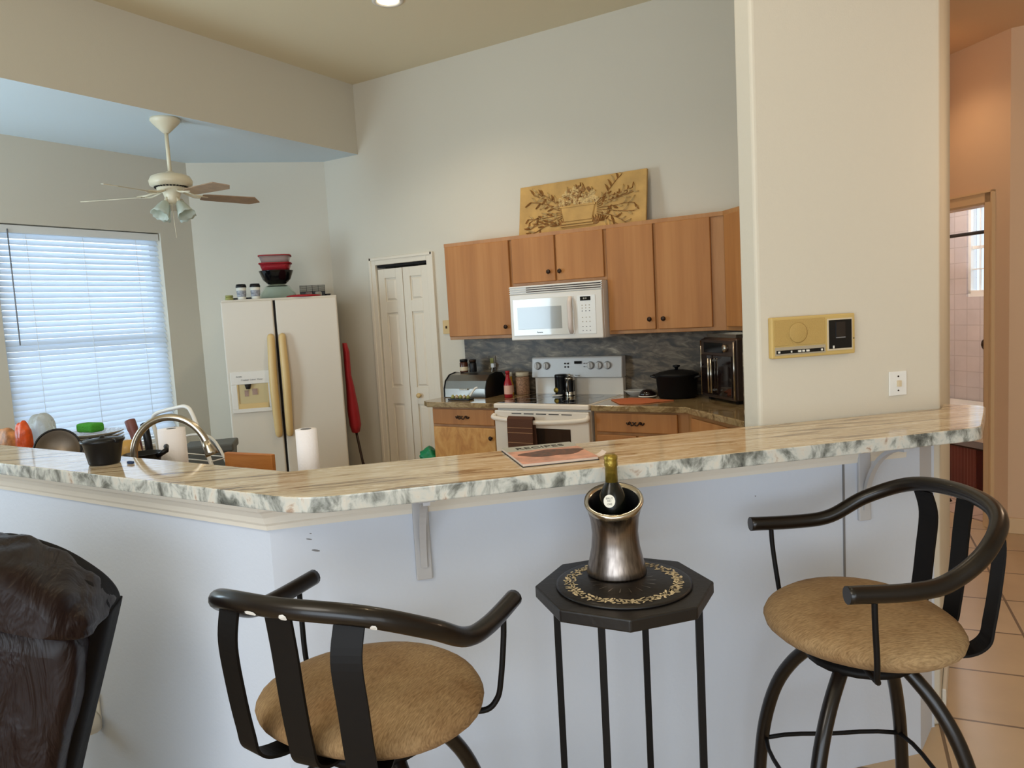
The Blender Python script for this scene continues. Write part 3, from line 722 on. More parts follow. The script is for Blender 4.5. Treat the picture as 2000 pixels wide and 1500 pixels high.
# rolled head cushion over the shell
roll = [(-2.80, 1.02), (-2.55, 1.078), (-2.404, 1.098), (-2.32, 1.078), (-2.24, 1.025), (-2.175, .955), (-2.14, .895), (-2.17, .872), (-2.25, .90), (-2.33, .93), (-2.45, .92), (-2.8, .86)]
puffy('head_cushion', [(t-T0, z) for t, z in roll], cc0+.03, cc1+.14, 'leather', wr=.010, inset=.07, seed=4)
side = [(-2.50, .93), (-2.38, .935), (-2.27, .90), (-2.19, .86), (-2.20, .74), (-2.27, .5), (-2.34, .2), (-2.62, .2), (-2.6, .6)]
puffy('side_wing', [(t-T0, z) for t, z in side], cc1-.03, cc1+.09, 'leather', wr=.006, inset=.05, seed=2)
seatp = [(-3.1, .86), (-2.62, .90), (-2.50, .84), (-2.52, .55), (-2.60, .28), (-3.1, .3)]
puffy('back_cushion', [(t-T0, z) for t, z in seatp], cc1+.02, cc1+.20, 'leather', wr=.02, inset=.06, seed=8)
for dx in (0, .055):
    link('seam_piping', tube(bmesh.new(), spline([(-2.19-dx*.5-T0, -cc1-.012, .865), (-2.235-dx-T0, -cc1-.006, .70), (-2.31-dx-T0, -cc1-.004, .45), (-2.38-dx-T0, -cc1-.002, .2)], 6), .003, 6), 'leather', rc)
for x in (-2.75, -2.45): link('foot', B(x-T0, x+.08-T0, -cc1, -cc0, 0, .14), 'black', rc)

# wall outlet with white plug-in night light low on the bar wall
ol = thing('wall_outlet', 'white wall outlet low on the bar wall beside the recliner', 'outlet', (.405, JY, .30))
link('cover_plate', B(-.035, .035, -.006, 0, -.058, .058), 'trim', ol, bevel=.002)
fr = thing('air_freshener', 'white round plug-in device on the low outlet beside the recliner', 'air freshener', (.415, JY-.0065, .255))
link('housing', lathe(bmesh.new(), [(0, 0), (.034, 0), (.038, -.012), (.036, -.035), (.024, -.05), (0, -.052)], n=24, ax='y'), 'trim', fr, smooth=True)
link('dial', lathe(bmesh.new(), [(.018, -.050), (.018, -.056), (0, -.057)], n=18, ax='y'), 'white', fr, smooth=True)

# ------------------------------------------------------------------ intercom and switch on the tall wall
def onwall(t, z, d=0): x, y = ct(3.58+d, t); return (x, y, z)
ic = thing('intercom', 'old beige wall intercom radio panel with black tape window on the tall wall', 'intercom', onwall(-.046, 1.43), 45)
hw, hh = .153, .066
link('backplate', B(-hw, hw, -.022, 0, -hh, hh), 'beigeplate', ic, bevel=.004)
link('speaker_grille', B(-hw+.008, .040, -.0245, -.022, -.026, hh-.009), 'beigegrille', ic, bevel=.001)
link('speaker_cone', lathe(bmesh.new(), [(0, -.0245), (.030, -.0245), (.033, -.0265), (.030, -.0275), (0, -.0265)], (-.06, 0, .014), 28, ax='y'), 'beigegrille', ic, smooth=True)
link('control_strip', B(-hw+.010, .040, -.0245, -.022, -.056, -.030), 'greyplate', ic)
cs = link('tuner_bar', B(-hw+.014, .034, -.0255, -.0245, -.051, -.040), 'blackgloss', ic)
for x, w_ in ((-.134, .006), (-.088, .003), (-.062, .010), (-.047, .008), (-.032, .010), (.022, .005)):
    link('slide_button', B(x, x+w_, -.029, -.0255, -.0485, -.0425), 'label', cs)
link('display_bezel', B(.048, .142, -.0245, -.022, -.052, .052), 'cream', ic, bevel=.001)
tw = link('tape_window', B(.053, .137, -.0262, -.0245, -.046, .047), 'blackgloss', ic)
link('tape_cover', B(.078, .112, -.0285, -.0262, -.008, .040), 'toasterglass', tw); link('tape_lip', B(.078, .112, -.0287, -.0262, -.012, -.009), 'btn', tw); link('lever', B(.066, .070, -.029, -.0262, -.045, -.036), 'label', tw)
link('dot_screw', lathe(bmesh.new(), [(0, -.024), (.002, -.024), (.002, -.0225), (0, -.0225)], (.147, 0, -.016), 10, ax='y'), 'black', ic)
sw = thing('light_switch', 'small white toggle switch plate at the right end of the tall wall above the bar', 'light switch', onwall(.285, 1.249), 45)
link('cover_plate', B(-.034, .034, -.006, 0, -.041, .041), 'white', sw, bevel=.002)
link('toggle', prism(bmesh.new(), [(-.005, -.016), (.005, -.016), (.006, -.006), (-.006, -.006)], -.010, .010), 'cream', sw)
for z in (-.024, .024): link('plate_screw', lathe(bmesh.new(), [(0, -.0075), (.0028, -.0075), (.003, -.006), (0, -.006)], (0, 0, z), 10, ax='y'), 'bronze', sw)
s2w = thing('light_switch', 'yellowed switch plate on the back wall left of the wall cabinets', 'light switch', (-.875, 0, 1.47))
link('cover_plate', B(-.04, .04, -.008, 0, -.058, .058), 'yellowed', s2w, bevel=.002); link('toggle', B(-.004, .004, -.02, -.008, -.012, .010), 'bronze', s2w)

# ------------------------------------------------------------------ kitchen cabinets
def knob(parent, x, y, z):
    return link('knob', lathe(bmesh.new(), [(0, 0), (.006, 0), (.005, -.012), (.014, -.018), (.017, -.024), (.013, -.031), (0, -.033)], (x, y, z), 16, ax='y'), 'bronze', parent, smooth=True)
def bail(parent, x, y, z):
    bm = bmesh.new()
    lathe(bm, [(0, 0), (.009, 0), (.011, -.004), (0, -.008)], (x-.038, y, z), 10, ax='y'); lathe(bm, [(0, 0), (.009, 0), (.011, -.004), (0, -.008)], (x+.038, y, z), 10, ax='y')
    for sx in (-1, 1):
        tube(bm, spline([(x+sx*.062, y-.004, z+.004), (x+sx*.05, y-.006, z-.009), (x+sx*.036, y-.012, z+.010), (x+sx*.02, y-.02, z-.012), (x, y-.022, z-.002)], 5), [.0045]*21, 8)
    tube(bm, spline([(x-.012, y-.018, z+.010), (x, y-.022, z+.003), (x+.012, y-.018, z+.010)], 4), .005, 8)
    return link('ornate_pull', bm, 'bronze', parent)
def cabinet(name, label, x0, x1, z0, z1, yf, doors, drawers=(), group=None, toe=False):
    c = thing(name, label, 'cabinet', ((x0+x1)/2, 0, 0), 0, group); cx = (x0+x1)/2
    bm = bmesh.new(); box(bm, x0-cx, x1-cx, yf, -.002, z0, z1); link('cabinet_body', bm, 'frame', c, bevel=.003)
    if z0 > 1: link('top_rail', B(x0-cx-.002, x1-cx+.002, yf-.008, yf, z1-.028, z1), 'frame', c, bevel=.002)
    for (a, b, za, zb, kx, kz, mat) in doors:
        bm = B(a-cx, b-cx, yf-.022, yf-.001, za, zb); d = link('door', bm, mat, c, bevel=.006, seg=3)
        if kx is not None: knob(d, kx-cx, yf-.022, kz)
    for (a, b, za, zb) in drawers:
        d = link('drawer', B(a-cx, b-cx, yf-.022, yf-.001, za, zb), 'wood', c, bevel=.006, seg=3); bail(d, (a+b)/2-cx, yf-.022, (za+zb)/2)
    if toe: link('toe_kick', B(x0-cx, x1-cx, yf+.06, yf+.07, 0, .1), 'dark', c)
    return c
UF = -.30
cabinet('wall_cabinet', 'single-door wall cabinet at the left end, beside the microwave', -.628, -.012, 1.37, 2.13, UF, [(-.618, -.024, 1.395, 2.102, -.07, 1.457, 'wood')], group='maple wall cabinets')
cabinet('wall_cabinet', 'short two-door wall cabinet directly above the microwave', -.012, .765, 1.752, 2.13, UF, [(.004, .366, 1.775, 2.102, .322, 1.842, 'wood'), (.380, .752, 1.775, 2.102, .413, 1.840, 'wood')], group='maple wall cabinets')
cabinet('wall_cabinet', 'tall two-door wall cabinet right of the microwave', .765, 1.59, 1.37, 2.13, UF, [(.778, 1.117, 1.395, 2.102, 1.082, 1.465, 'wood'), (1.135, 1.505, 1.395, 2.102, 1.180, 1.465, 'wood')], group='maple wall cabinets')
dcab = thing('wall_cabinet', 'diagonal corner wall cabinet partly hidden by the tall wall', 'cabinet', (1.59, -.30, 0), -45, 'maple wall cabinets')
LL = (1.984-1.59)/s2
bm = prism(bmesh.new(), [(0, 0), (LL, 0), (LL-.27*s2*1.0, .278*s2*1.4), (LL*.5, .47), (.21, .21)], 1.37, 2.13); link('cabinet_body', bm, 'frame', dcab)
link('top_rail', B(0, LL-.01, -.008, 0, 2.102, 2.13), 'frame', dcab)
dd = link('door', B(.035, LL-.04, -.022, -.001, 1.395, 2.102), 'wood', dcab, bevel=.006, seg=3)
BF = -.625
cabinet('base_cabinet', 'base cabinet with one drawer and a worn door left of the stove', -.60, -.008, .1, .874, BF, [(-.585, -.022, .13, .725, -.05, .655, 'woodlow')], [(-.585, -.022, .745, .862)], group='base cabinets along the back wall', toe=True)
cabinet('base_cabinet', 'base cabinet with a wide drawer right of the stove', .773, 1.43, .1, .874, BF, [(.795, 1.08, .13, .715, None, 0, 'wood'), (1.095, 1.36, .13, .715, None, 0, 'wood')], [(.795, 1.36, .735, .862)], group='base cabinets along the back wall', toe=True)
dbase = thing('base_cabinet', 'diagonal corner base cabinet running behind the tall wall', 'cabinet', (1.43, BF, 0), -45, 'base cabinets along the back wall')
LB = (1.965-1.43)/s2
link('cabinet_body', prism(bmesh.new(), [(0, 0), (LB-.01, 0), (LB/2+.1, LB/2+.08), (.43, .43)], .1, .874), 'frame', dbase); link('door', B(.06, LB-.05, -.02, -.001, .13, .85), 'wood', dbase, bevel=.006)
# countertops + backsplash
def slab(name, pts, z0, z1, label, mat='counter'):
    o = link(name, prism(bmesh.new(), pts, z0, z1), mat, bevel=.006, seg=3); return tag(o, label, 'countertop')
slab('kitchen_countertop', [(-.70, -.002), (-.002, -.002), (-.002, -.665), (-.62, -.665), (-.70, -.60)], .875, .915, 'brown granite countertop left of the stove under the bread box')
slab('kitchen_countertop', [(.768, -.002), (.768, -.665), (1.42, -.665), (1.962, -1.207), (1.962, -.002)], .875, .915, 'brown granite countertop right of the stove under the black pot')
sp = bmesh.new(); box(sp, -.69, 1.963, -.022, -.001, .916, 1.369); o = link('backsplash', sp, 'splash'); tag(o, 'dark streaked granite backsplash along the back wall behind the stove', 'backsplash')
o = link('backsplash', B(1.964, 1.986, -1.36, -.001, .916, 1.369), 'splash', bevel=.002); tag(o, 'granite side splash seen edge on beside the tall wall', 'backsplash')

# ------------------------------------------------------------------ over-range microwave
mw = thing('microwave_oven', 'white over-the-range microwave mounted under the short wall cabinet', 'microwave', (.385, 0, 0)); x0, x1, yf = -.372, .378, -.40
link('housing', B(x0, x1, yf+.03, -.024, 1.352, 1.750), 'applwhite', mw, bevel=.004)
link('front_panel', B(x0, x1, yf, yf+.03, 1.352, 1.690), 'applwhite', mw, bevel=.008, seg=3)
vt = link('vent_grille', B(x0, x1, yf+.012, yf+.03, 1.690, 1.750), 'applwhite', mw)
for k in range(4): link('louvre', B(x0, x1, yf-.002, yf+.014, 1.693+k*.0150, 1.700+k*.0150), 'applwhite', vt, bevel=.002)
for k in range(3): link('slot', B(x0+.14, x1-.01, yf+.010, yf+.0125, 1.701+k*.0150, 1.707+k*.0150), 'bronze', vt)
dr = link('door', B(x0+.028, x0+.53, yf-.006, yf, 1.385, 1.655), 'mwpanel', mw, bevel=.005)
link('window_screen', B(x0+.068, x0+.435, yf-.0075, yf-.006, 1.432, 1.592), 'mwglass', dr, bevel=.004)
link('handle', tube(bmesh.new(), spline([(x0+.508, yf-.003, 1.648), (x0+.512, yf-.03, 1.61), (x0+.514, yf-.034, 1.52), (x0+.512, yf-.03, 1.43), (x0+.508, yf-.003, 1.395)], 5), [.017]*21, 10, flat=.6), plain('handle off white', (208, 194, 184), .35), dr)
text_mesh('brand_badge', 'Amana', .018, 'ink', mw, (x0+.25, yf-.0072, 1.408), (PI/2, 0, 0))
cp = link('control_panel', B(x0+.56, x1-.05, yf-.003, yf, 1.385, 1.655), 'white', mw, bevel=.002)
dpp = link('clock_display', B(x0+.585, x0+.665, yf-.005, yf-.003, 1.618, 1.646), 'blackgloss', cp); text_mesh('clock_digits', '8:10', .016, 'label', dpp, (x0+.622, yf-.0056, 1.632), (PI/2, 0, 0))
for r in range(7):
    for c in range(3):
        zz = (1.585, 1.565, 1.545, 1.50, 1.47, 1.435, 1.408)[r]
        link('button', B(x0+.594+c*.028, x0+.602+c*.028, yf-.0042, yf-.003, zz-.003, zz+.003), 'btn' if r in (2, 5, 6) else 'greyplate', cp)

# ------------------------------------------------------------------ range
rg = thing('kitchen_stove', 'white electric stove with black glass top between the base cabinets', 'stove', (.384, 0, 0)); a0, a1 = -.382, .380
link('stove_body', B(a0+.006, a1-.006, -.64, -.03, .02, .88), 'stovewhite', rg, bevel=.006)
link('cooktop_frame', prism(bmesh.new(), [(a0, -.685), (a1, -.685), (a1, -.09), (a0, -.09)], .882, .918), 'stovewhite', rg, bevel=.010, seg=3)
ck = link('ceramic_glass', B(a0+.02, a1-.02, -.645, -.10, .9175, .9195), 'glasstop', rg)
for bx_, by_, br in ((-.19, -.50, .10), (.18, -.50, .085), (-.19, -.24, .075), (.18, -.24, .10)):
    bm = bmesh.new(); tube(bm, [(bx_+br*math.cos(R(q)), by_+br*math.sin(R(q)), .9196) for q in range(0, 360, 12)], .0008, 4, closed=True); link('burner_ring', bm, 'btn', ck)
bg = link('backguard', prism(bmesh.new(), [(a0+.012, -.085), (a1-.005, -.085), (a1-.005, -.03), (a0+.012, -.03)], .90, 1.045), 'stovewhite', rg, bevel=.006)
bm = bmesh.new(); v = [(-.115, 1.045), (-.10, 1.195), (-.09, 1.203), (-.03, 1.203), (-.03, 1.045)]
p0 = [bm.verts.new((a0, y, z)) for y, z in v]; p1 = [bm.verts.new((a1, y, z)) for y, z in v]
bm.faces.new(p0); bm.faces.new(p1[::-1])
for i in range(5): bm.faces.new((p0[i], p1[i], p1[(i+1) % 5], p0[(i+1) % 5]))
cpn = link('control_panel', bm, 'stovepanel', rg, bevel=.008, seg=3)
for kx in (.058, .136, .514, .583, .652):
    bm = lathe(bmesh.new(), [(0, -.110), (.026, -.110), (.027, -.112), (.024, -.128), (0, -.130)], (kx-.384, 0, 1.137), 24, ax='y'); box(bm, kx-.384-.005, kx-.384+.005, -.138, -.125, 1.118, 1.158)
    kn = link('control_knob', bm, 'stovepanel', cpn, bevel=.001); bm = bmesh.new(); tube(bm, [(kx-.384+.029*math.cos(R(q)), -.1115, 1.137+.029*math.sin(R(q))) for q in range(0, 360, 15)], .0014, 4, closed=True); link('dial_ring', bm, 'btn', kn)
link('display', B(.015-.02, .055, -.1125, -.104, 1.150, 1.170), 'blackgloss', cpn)
for r in range(2):
    for c in range(2): link('button', lathe(bmesh.new(), [(0, -.1135), (.006, -.1135), (.006, -.108), (0, -.108)], (-.085+c*.026, 0, 1.153-r*.026), 10, ax='y'), 'ink', cpn)
    for c in range(3): link('button', B(.072+c*.024, .084+c*.024, -.1135, -.106, 1.150-r*.026, 1.156-r*.026), 'btn', cpn)
text_mesh('brand_badge', 'Amana', .014, 'ink', cpn, (.02, -.1145, 1.062), (PI/2, 0, 0))
od = link('oven_door', B(a0+.004, a1-.004, -.682, -.645, .21, .868), 'stovewhite', rg, bevel=.008, seg=3)
link('oven_window', B(-.215, .235, -.6845, -.6825, .42, .748), 'ovenglass', od, bevel=.002)
link('door_handle', tube(bmesh.new(), spline([(a0+.01, -.684, .835), (a0+.04, -.715, .815), (0, -.732, .795), (a1-.04, -.715, .815), (a1-.01, -.684, .835)], 6), .017, 12), 'stovewhite', od)
for k in range(5): link('vent_slot', B(-.23+k*.10, -.15+k*.10, -.6838, -.682, .845, .851), 'ink', od)
link('storage_drawer', B(a0+.004, a1-.004, -.682, -.645, .03, .20), 'stovewhite', rg, bevel=.008)
tw_ = thing('dish_towel', 'brown striped towel hanging over the oven door handle', 'towel', (.268, -.7535, .81)); 
bm = bmesh.new(); ribbon(bm, [(0, .042, .60-.81), (0, .030, .76-.81), (0, .026, .80-.81), (0, .022, .828-.81), (0, .006, .836-.81), (0, -.010, .822-.81), (0, -.014, .76-.81), (0, -.014, .58-.81)], .205, .010, (1, 0, 0)); link('cloth', bm, 'browntowel', tw_, bevel=.002)
for z in (-.05, -.085, -.155): link('stripe', B(-.103, .103, -.0205, -.0185, z, z+.003), 'towelline', tw_)
cn = thing('canister', 'black canister with a lemon coloured label standing on the stove top', 'canister', (.285, -.165, .9197))
link('canister_body', lathe(bmesh.new(), [(0, 0), (.045, 0), (.046, .004), (.046, .13), (.0475, .135), (.0475, .15), (.043, .156), (0, .157)], n=28), 'black', cn, smooth=True); link('round_label', lathe(bmesh.new(), [(0, -.047), (.020, -.0465), (.020, -.040), (0, -.04)], (-.020, 0, .04), 18, ax='y'), 'cap', cn)
kt = thing('coffee_press', 'shiny metal coffee press standing on the stove top beside the black canister', 'coffee press', (.372, -.19, .9197))
link('press_body', lathe(bmesh.new(), [(0, 0), (.04, 0), (.042, .004), (.038, .012), (.038, .125), (.040, .128), (.036, .136), (.012, .142), (.006, .15), (.010, .158), (0, .163)], n=28), 'chrome', kt, smooth=True)
link('press_handle', tube(bmesh.new(), spline([(.008, -.036, .118), (.02, -.075, .11), (.02, -.08, .06), (.008, -.04, .02)], 6), .006, 8), 'steel', kt); link('press_band', lathe(bmesh.new(), [(.0392, .03), (.0392, .115)], n=12, closed=False), 'black', kt)
sr = thing('spoon_rest', 'small white spoon rest on the stove top in front of the canister', 'spoon rest', (.30, -.26, .9197)); link('dish', lathe(bmesh.new(), [(0, 0), (.03, 0), (.042, .008), (.04, .010), (.028, .004), (0, .004)], n=20), 'white', sr, smooth=True)

# ------------------------------------------------------------------ things on the left counter
bb = thing('bread_box', 'stainless roll-top bread box on the left kitchen counter', 'bread box', (-.455, -.25, .916))
bm = bmesh.new(); prf = [(.14, 0), (.14, .13), (.10, .172), (.02, .185), (-.06, .172), (-.115, .13), (-.138, .07), (-.14, .0)]
q0_ = [bm.verts.new((-.195, y, z)) for y, z in prf]; q1_ = [bm.verts.new((.195, y, z)) for y, z in prf]
bm.faces.new(q0_); bm.faces.new(q1_[::-1])
for i in range(len(prf)): f = bm.faces.new((q0_[i], q1_[i], q1_[(i+1) % 8], q0_[(i+1) % 8]))
link('roll_top', bm, 'steel', bb, bevel=.004)
for sx in (-1, 1):
    bm = bmesh.new(); pf = [(y*1.03, z*1.03) for y, z in prf]; A_ = [bm.verts.new((sx*.195, y, z)) for y, z in pf]; B_ = [bm.verts.new((sx*.203, y, z)) for y, z in pf]; bm.faces.new(A_); bm.faces.new(B_[::-1])
    for i in range(8): bm.faces.new((A_[i], B_[i], B_[(i+1) % 8], A_[(i+1) % 8]))
    link('end_cap', bm, 'black', bb)
link('lid_handle', B(-.04, .04, -.155, -.128, .062, .074), 'chrome', bb, bevel=.004)
def jar(name, label, cat, loc, r, h, body, lid, lidh=.02, lab=None, neck=None):
    j = thing(name, label, cat, loc)
    pf = [(0, 0), (r*.95, 0), (r, .004), (r, h-.012), (r*.8, h)] if not neck else [(0, 0), (r*.95, 0), (r, .004), (r, h*.55), (r*.75, h*.72), (neck, h*.86), (neck, h)]
    link('jar_body', lathe(bmesh.new(), pf + [(0, h)], n=20), body, j, smooth=True)
    lr = (neck or r*.85)*1.12
    link('lid', lathe(bmesh.new(), [(0, h), (lr, h), (lr, h+lidh), (lr*.9, h+lidh+.002), (0, h+lidh+.002)], n=20), lid, j, smooth=True)
    if lab: link('label', lathe(bmesh.new(), [(r*1.01, h*.15), (r*1.015, h*.17), (r*1.015, h*.5), (r*1.01, h*.52)], n=20, closed=False), lab, j, smooth=True)
    return j
jar('spice_jar', 'dark brown spice jar with a pale label on top of the bread box', 'jar', (-.575, -.21, 1.102), .034, .085, 'jarbrown', 'black', .018, 'cream')
j = jar('spice_jar', 'dark capped spice jar on the bread box right beside the labelled brown jar', 'jar', (-.50, -.19, 1.102), .030, .08, 'black', 'bronze', .018)
wo = thing('wall_outlet', 'outlet on the granite backsplash above the bread box', 'outlet', (-.42, -.0225, 1.16)); link('cover_plate', B(-.035, .035, -.006, 0, -.058, .058), 'splash', wo, bevel=.002); link('socket', B(-.016, .016, -.009, -.006, -.04, .04), 'olive', wo)
pg = thing('plug', 'white plug in the backsplash outlet above the bread box', 'plug', (-.395, -.031, 1.14)); link('plug_body', B(-.016, .016, -.034, .0, -.016, .018), 'white', pg, bevel=.004); link('cord', tube(bmesh.new(), spline([(0, -.03, -.01), (-.01, -.03, -.05), (-.03, .0, -.075), (-.02, .004, -.1)], 6), .004, 6), 'white', pg)
jar('condiment_bottle', 'white capped mustard bottle beside the bread box', 'bottle', (-.155, -.20, .916), .034, .15, 'amber', 'label', .03, 'pinklabel', neck=.024)
jar('condiment_bottle', 'red capped bottle with a pale label and red bottom beside the bread box', 'bottle', (-.085, -.33, .916), .033, .18, 'redsauce', 'red', .022, 'pinklabel', neck=.015)
jar('snack_jar', 'jar of mixed nuts with a cream lid next to the stove', 'jar', (-.075, -.13, .916), .055, .145, 'mixbag', 'cream', .03)
ts = thing('cutlery_tray', 'small ribbed silver and green tray in front of the bread box', 'tray', (-.40, -.52, .916)); link('tray_base', B(-.10, .10, -.035, .035, 0, .012), 'black', ts, bevel=.003)
for k in range(5): link('rib', lathe(bmesh.new(), [(0, .012), (.017, .012), (.014, .03), (.006, .038), (0, .04)], (-.075+k*.036, 0, 0), 12), 'scourer' if k % 2 else 'olive', ts, smooth=True)
link('tray_handle', tube(bmesh.new(), spline([(.085, 0, .03), (.10, .03, .07), (.105, .05, .085), (.12, .06, .09)], 5), .008, 8), 'white', ts)

# ------------------------------------------------------------------ things on the right counter
tc_ = bmesh.new(); pts = [(.80, -.40), (.95, -.60), (1.10, -.57), (1.25, -.38), (1.10, -.345), (1.04, -.30), (.90, -.29)]
prism(tc_, pts, .9155, .922); o = link('dish_cloth', tc_, 'orangecloth', bevel=.003); tag(o, 'rust orange cloth spread on the counter right of the stove', 'cloth')
bw = thing('white_dish', 'shallow white dish against the backsplash right of the stove', 'dish', (.875, -.12, .916)); link('dish_bowl', lathe(bmesh.new(), [(0, 0), (.045, 0), (.085, .035), (.088, .037), (.084, .038), (.042, .006), (0, .006)], n=28), 'white', bw, smooth=True)
gl = thing('pot_lid', 'glass pot lid with a pale rim between the white dish and the black pot', 'lid', (.995, -.21, .9235)); gl.scale = (.75, .75, 1); link('lid_glass', lathe(bmesh.new(), [(0, .05), (.04, .046), (.075, .025), (.082, 0), (.078, 0), (.07, .022), (.035, .042), (0, .045)], n=28), 'toasterglass', gl, smooth=True)
bm = bmesh.new(); tube(bm, [(.083*math.cos(R(q)), .083*math.sin(R(q)), .002) for q in range(0, 360, 12)], .004, 8, closed=True); link('lid_rim', bm, 'label', gl)
po = thing('stock_pot', 'large black pot with lid on the counter left of the toaster oven', 'pot', (1.205, -.19, .916))
link('pot_body', lathe(bmesh.new(), [(0, 0), (.115, 0), (.13, .01), (.142, .15), (.148, .152), (.148, .157), (0, .157)], n=40), 'enamelblack', po, smooth=True)
ld = link('lid', lathe(bmesh.new(), [(0, .157), (.150, .157), (.150, .163), (.12, .176), (.05, .19), (0, .192)], n=40), 'enamelblack', po, smooth=True)
link('lid_knob', lathe(bmesh.new(), [(0, .19), (.010, .19), (.012, .205), (.026, .212), (.026, .222), (0, .226)], n=20), 'black', ld, smooth=True)
for sx in (-1, 1): link('handle', tube(bmesh.new(), spline([(sx*.135, -.035, .14), (sx*.172, -.03, .148), (sx*.176, 0, .148), (sx*.172, .03, .148), (sx*.135, .035, .14)], 5), .009, 8), 'black', po)
to = thing('toaster_oven', 'tall dark stainless toaster oven with french doors in the counter corner', 'toaster oven', (1.560, -.385, .916), -45)
W2, DD, HH = .215, .24, .41
bm = B(-W2, W2, 0, DD, .02, HH); link('oven_body', bm, 'toaster', to, bevel=.012, seg=3)
link('front_frame', B(-W2, W2, -.014, 0, .02, HH-.01), 'toaster', to, bevel=.006)
link('control_display', B(-W2+.045, .075, -.017, -.014, HH-.095, HH-.03), 'blackgloss', to, bevel=.002)
link('control_dial', lathe(bmesh.new(), [(0, -.014), (.024, -.014), (.024, -.034), (.020, -.038), (0, -.038)], (.12, 0, HH-.062), 24, ax='y'), 'chrome', to, smooth=True)
for sx in (-1, 1):
    a_, b_ = (-W2+.012, -.055) if sx < 0 else (-.045, W2-.03)
    d_ = link('glass_door', B(a_, b_, -.022, -.014, .04, HH-.11), 'toasterglass', to, bevel=.003)
    link('door_handle', tube(bmesh.new(), [(-.068 if sx < 0 else -.032, -.042, .055), (-.068 if sx < 0 else -.032, -.042, HH-.13)], .007, 10), 'chrome', d_)
    for z in (.07, HH-.15): link('handle_post', B(-.074 if sx < 0 else -.038, -.062 if sx < 0 else -.026, -.042, -.022, z, z+.012), 'chrome', d_)
for sx in (-1, 1): link('side_trim', tube(bmesh.new(), [(sx*(W2-.004), -.016, .03), (sx*(W2-.004), -.016, HH-.02)], .006, 8), 'chrome', to)
for sx in (-1, 1):
    for y in (.02, DD-.03): link('foot', B(sx*(W2-.04)-.015, sx*(W2-.04)+.015, y, y+.03, 0, .021), 'black', to)
bt_ = thing('baking_tray', 'shiny baking tray lying on top of the toaster oven', 'tray', (1.570, -.375, 1.327), -45)
bm = bmesh.new(); box(bm, -.18, .18, .01, .21, 0, .004); box(bm, -.185, -.18, .005, .215, 0, .022); box(bm, .18, .185, .005, .215, 0, .022); box(bm, -.185, .185, .005, .01, 0, .022); box(bm, -.185, .185, .21, .215, 0, .022); link('tray_pan', bm, 'chrome', bt_)

# ------------------------------------------------------------------ relief panel on top of the cabinets
ar = thing('relief_panel', 'ochre plaster relief panel of a flower basket leaning on the wall above the cabinets', 'wall art', (.487, -.13, 2.1315)); ar.rotation_euler = (R(-9), 0, 0)
AW, AH = .517, .385
link('panel_slab', B(-AW, AW, -.012, .012, 0, AH), 'art', ar, bevel=.003)
rnd = random.Random(11)
def leaf(bm, p, ang, l, w_, lift=.006):
    c_, s_ = math.cos(ang), math.sin(ang); n = 7; top = []; bot = []
    P_ = []
    for i in range(n):
        t = i/(n-1); ww = w_*math.sin(PI*min(1, t*.96+.02)); bend = .25*l*t*t
        x = l*t; P_.append((x, ww, bend))
    vs = []
    for x, ww, b_ in P_:
        q = []
        for sgn, hgt in ((1, .001), (0, lift), (-1, .001)):
            yy = sgn*ww + b_; q.append(bm.verts.new((p[0]+x*c_-yy*s_, -.012-hgt, p[1]+x*s_+yy*c_)))
        vs.append(q)
    for a_, b_ in zip(vs, vs[1:]):
        for j in (0, 1): bm.faces.new((a_[j], a_[j+1], b_[j+1], b_[j]))
def rosette(bm, x, z, r, mi=0):
    lathe(bm, [(0, -.026), (r*.35, -.024), (r*.5, -.016), (r*.75, -.022), (r, -.0125), (r*1.02, -.012)], (x, 0, z), 10, ax='y', closed=False)
bmL = bmesh.new(); bmD = bmesh.new()
for k in range(90):
    a = rnd.uniform(0, PI); rr = math.sqrt(rnd.random()); x = -.02+.155*rr*math.cos(a); z = .20+.125*rr*math.sin(a)
    rosette(bmL if k % 3 else bmD, x, z, rnd.uniform(.012, .024))
for k in range(60):
    a = rnd.uniform(-.1, PI+.1); x = -.02+.16*math.cos(a)*rnd.uniform(.3, 1); z = .20+.13*math.sin(a)*rnd.uniform(.2, 1); leaf(bmD if k % 2 else bmL, (x, z), a+rnd.uniform(-.8, .8), rnd.uniform(.02, .045), .006, .012)
fl = link('flower_bouquet', bmL, 'artlight', ar); fl['kind'] = 'stuff'
bmB = bmesh.new()
pr2 = [(-.16, .185), (.13, .185), (.11, .075), (-.13, .075)]
a_ = [bmB.verts.new((x, -.012, z)) for x, z in pr2]; b_ = [bmB.verts.new((x*.93, -.022, z)) for x, z in pr2]; bmB.faces.new(b_)
for i in range(4): bmB.faces.new((a_[i], a_[(i+1) % 4], b_[(i+1) % 4], b_[i]))
box(bmB, -.14, .11, -.028, -.012, .052, .066); box(bmB, -.15, .12, -.026, -.012, .035, .043); box(bmB, -.16, .13, -.026, -.012, .178, .190)
link('basket', bmB, 'art', ar)
bmX = bmesh.new()
for sx in (-1, 1):
    for k in range(8):
        x, z, an = sx*.14, .11+.012*k, [-.55, -.3, -.05, .15, .35, .5, .65, .85][k]
        path_ = [(x, z)]; cur = an
        for i in range(7):
            path_.append((path_[-1][0]+sx*.042*math.cos(cur), path_[-1][1]+.032*math.sin(cur))); cur += rnd.uniform(-.25, .25)
            leaf(bmD if rnd.random() < .45 else bmX, path_[-1], (cur if sx > 0 else PI-cur)+rnd.choice((-.8, .8)), rnd.uniform(.035, .065), .010, .014)
        tube(bmD, [(min(max(px_, -.5), .5), -.016, min(pz_, .37)) for px_, pz_ in path_], .003, 6)
    for k in range(7): leaf(bmD, (sx*(.12+.012*k), .05), PI/2+sx*.2*k*-1, .05, .007, .012)
    rosette(bmD, sx*.135, .06, .028)
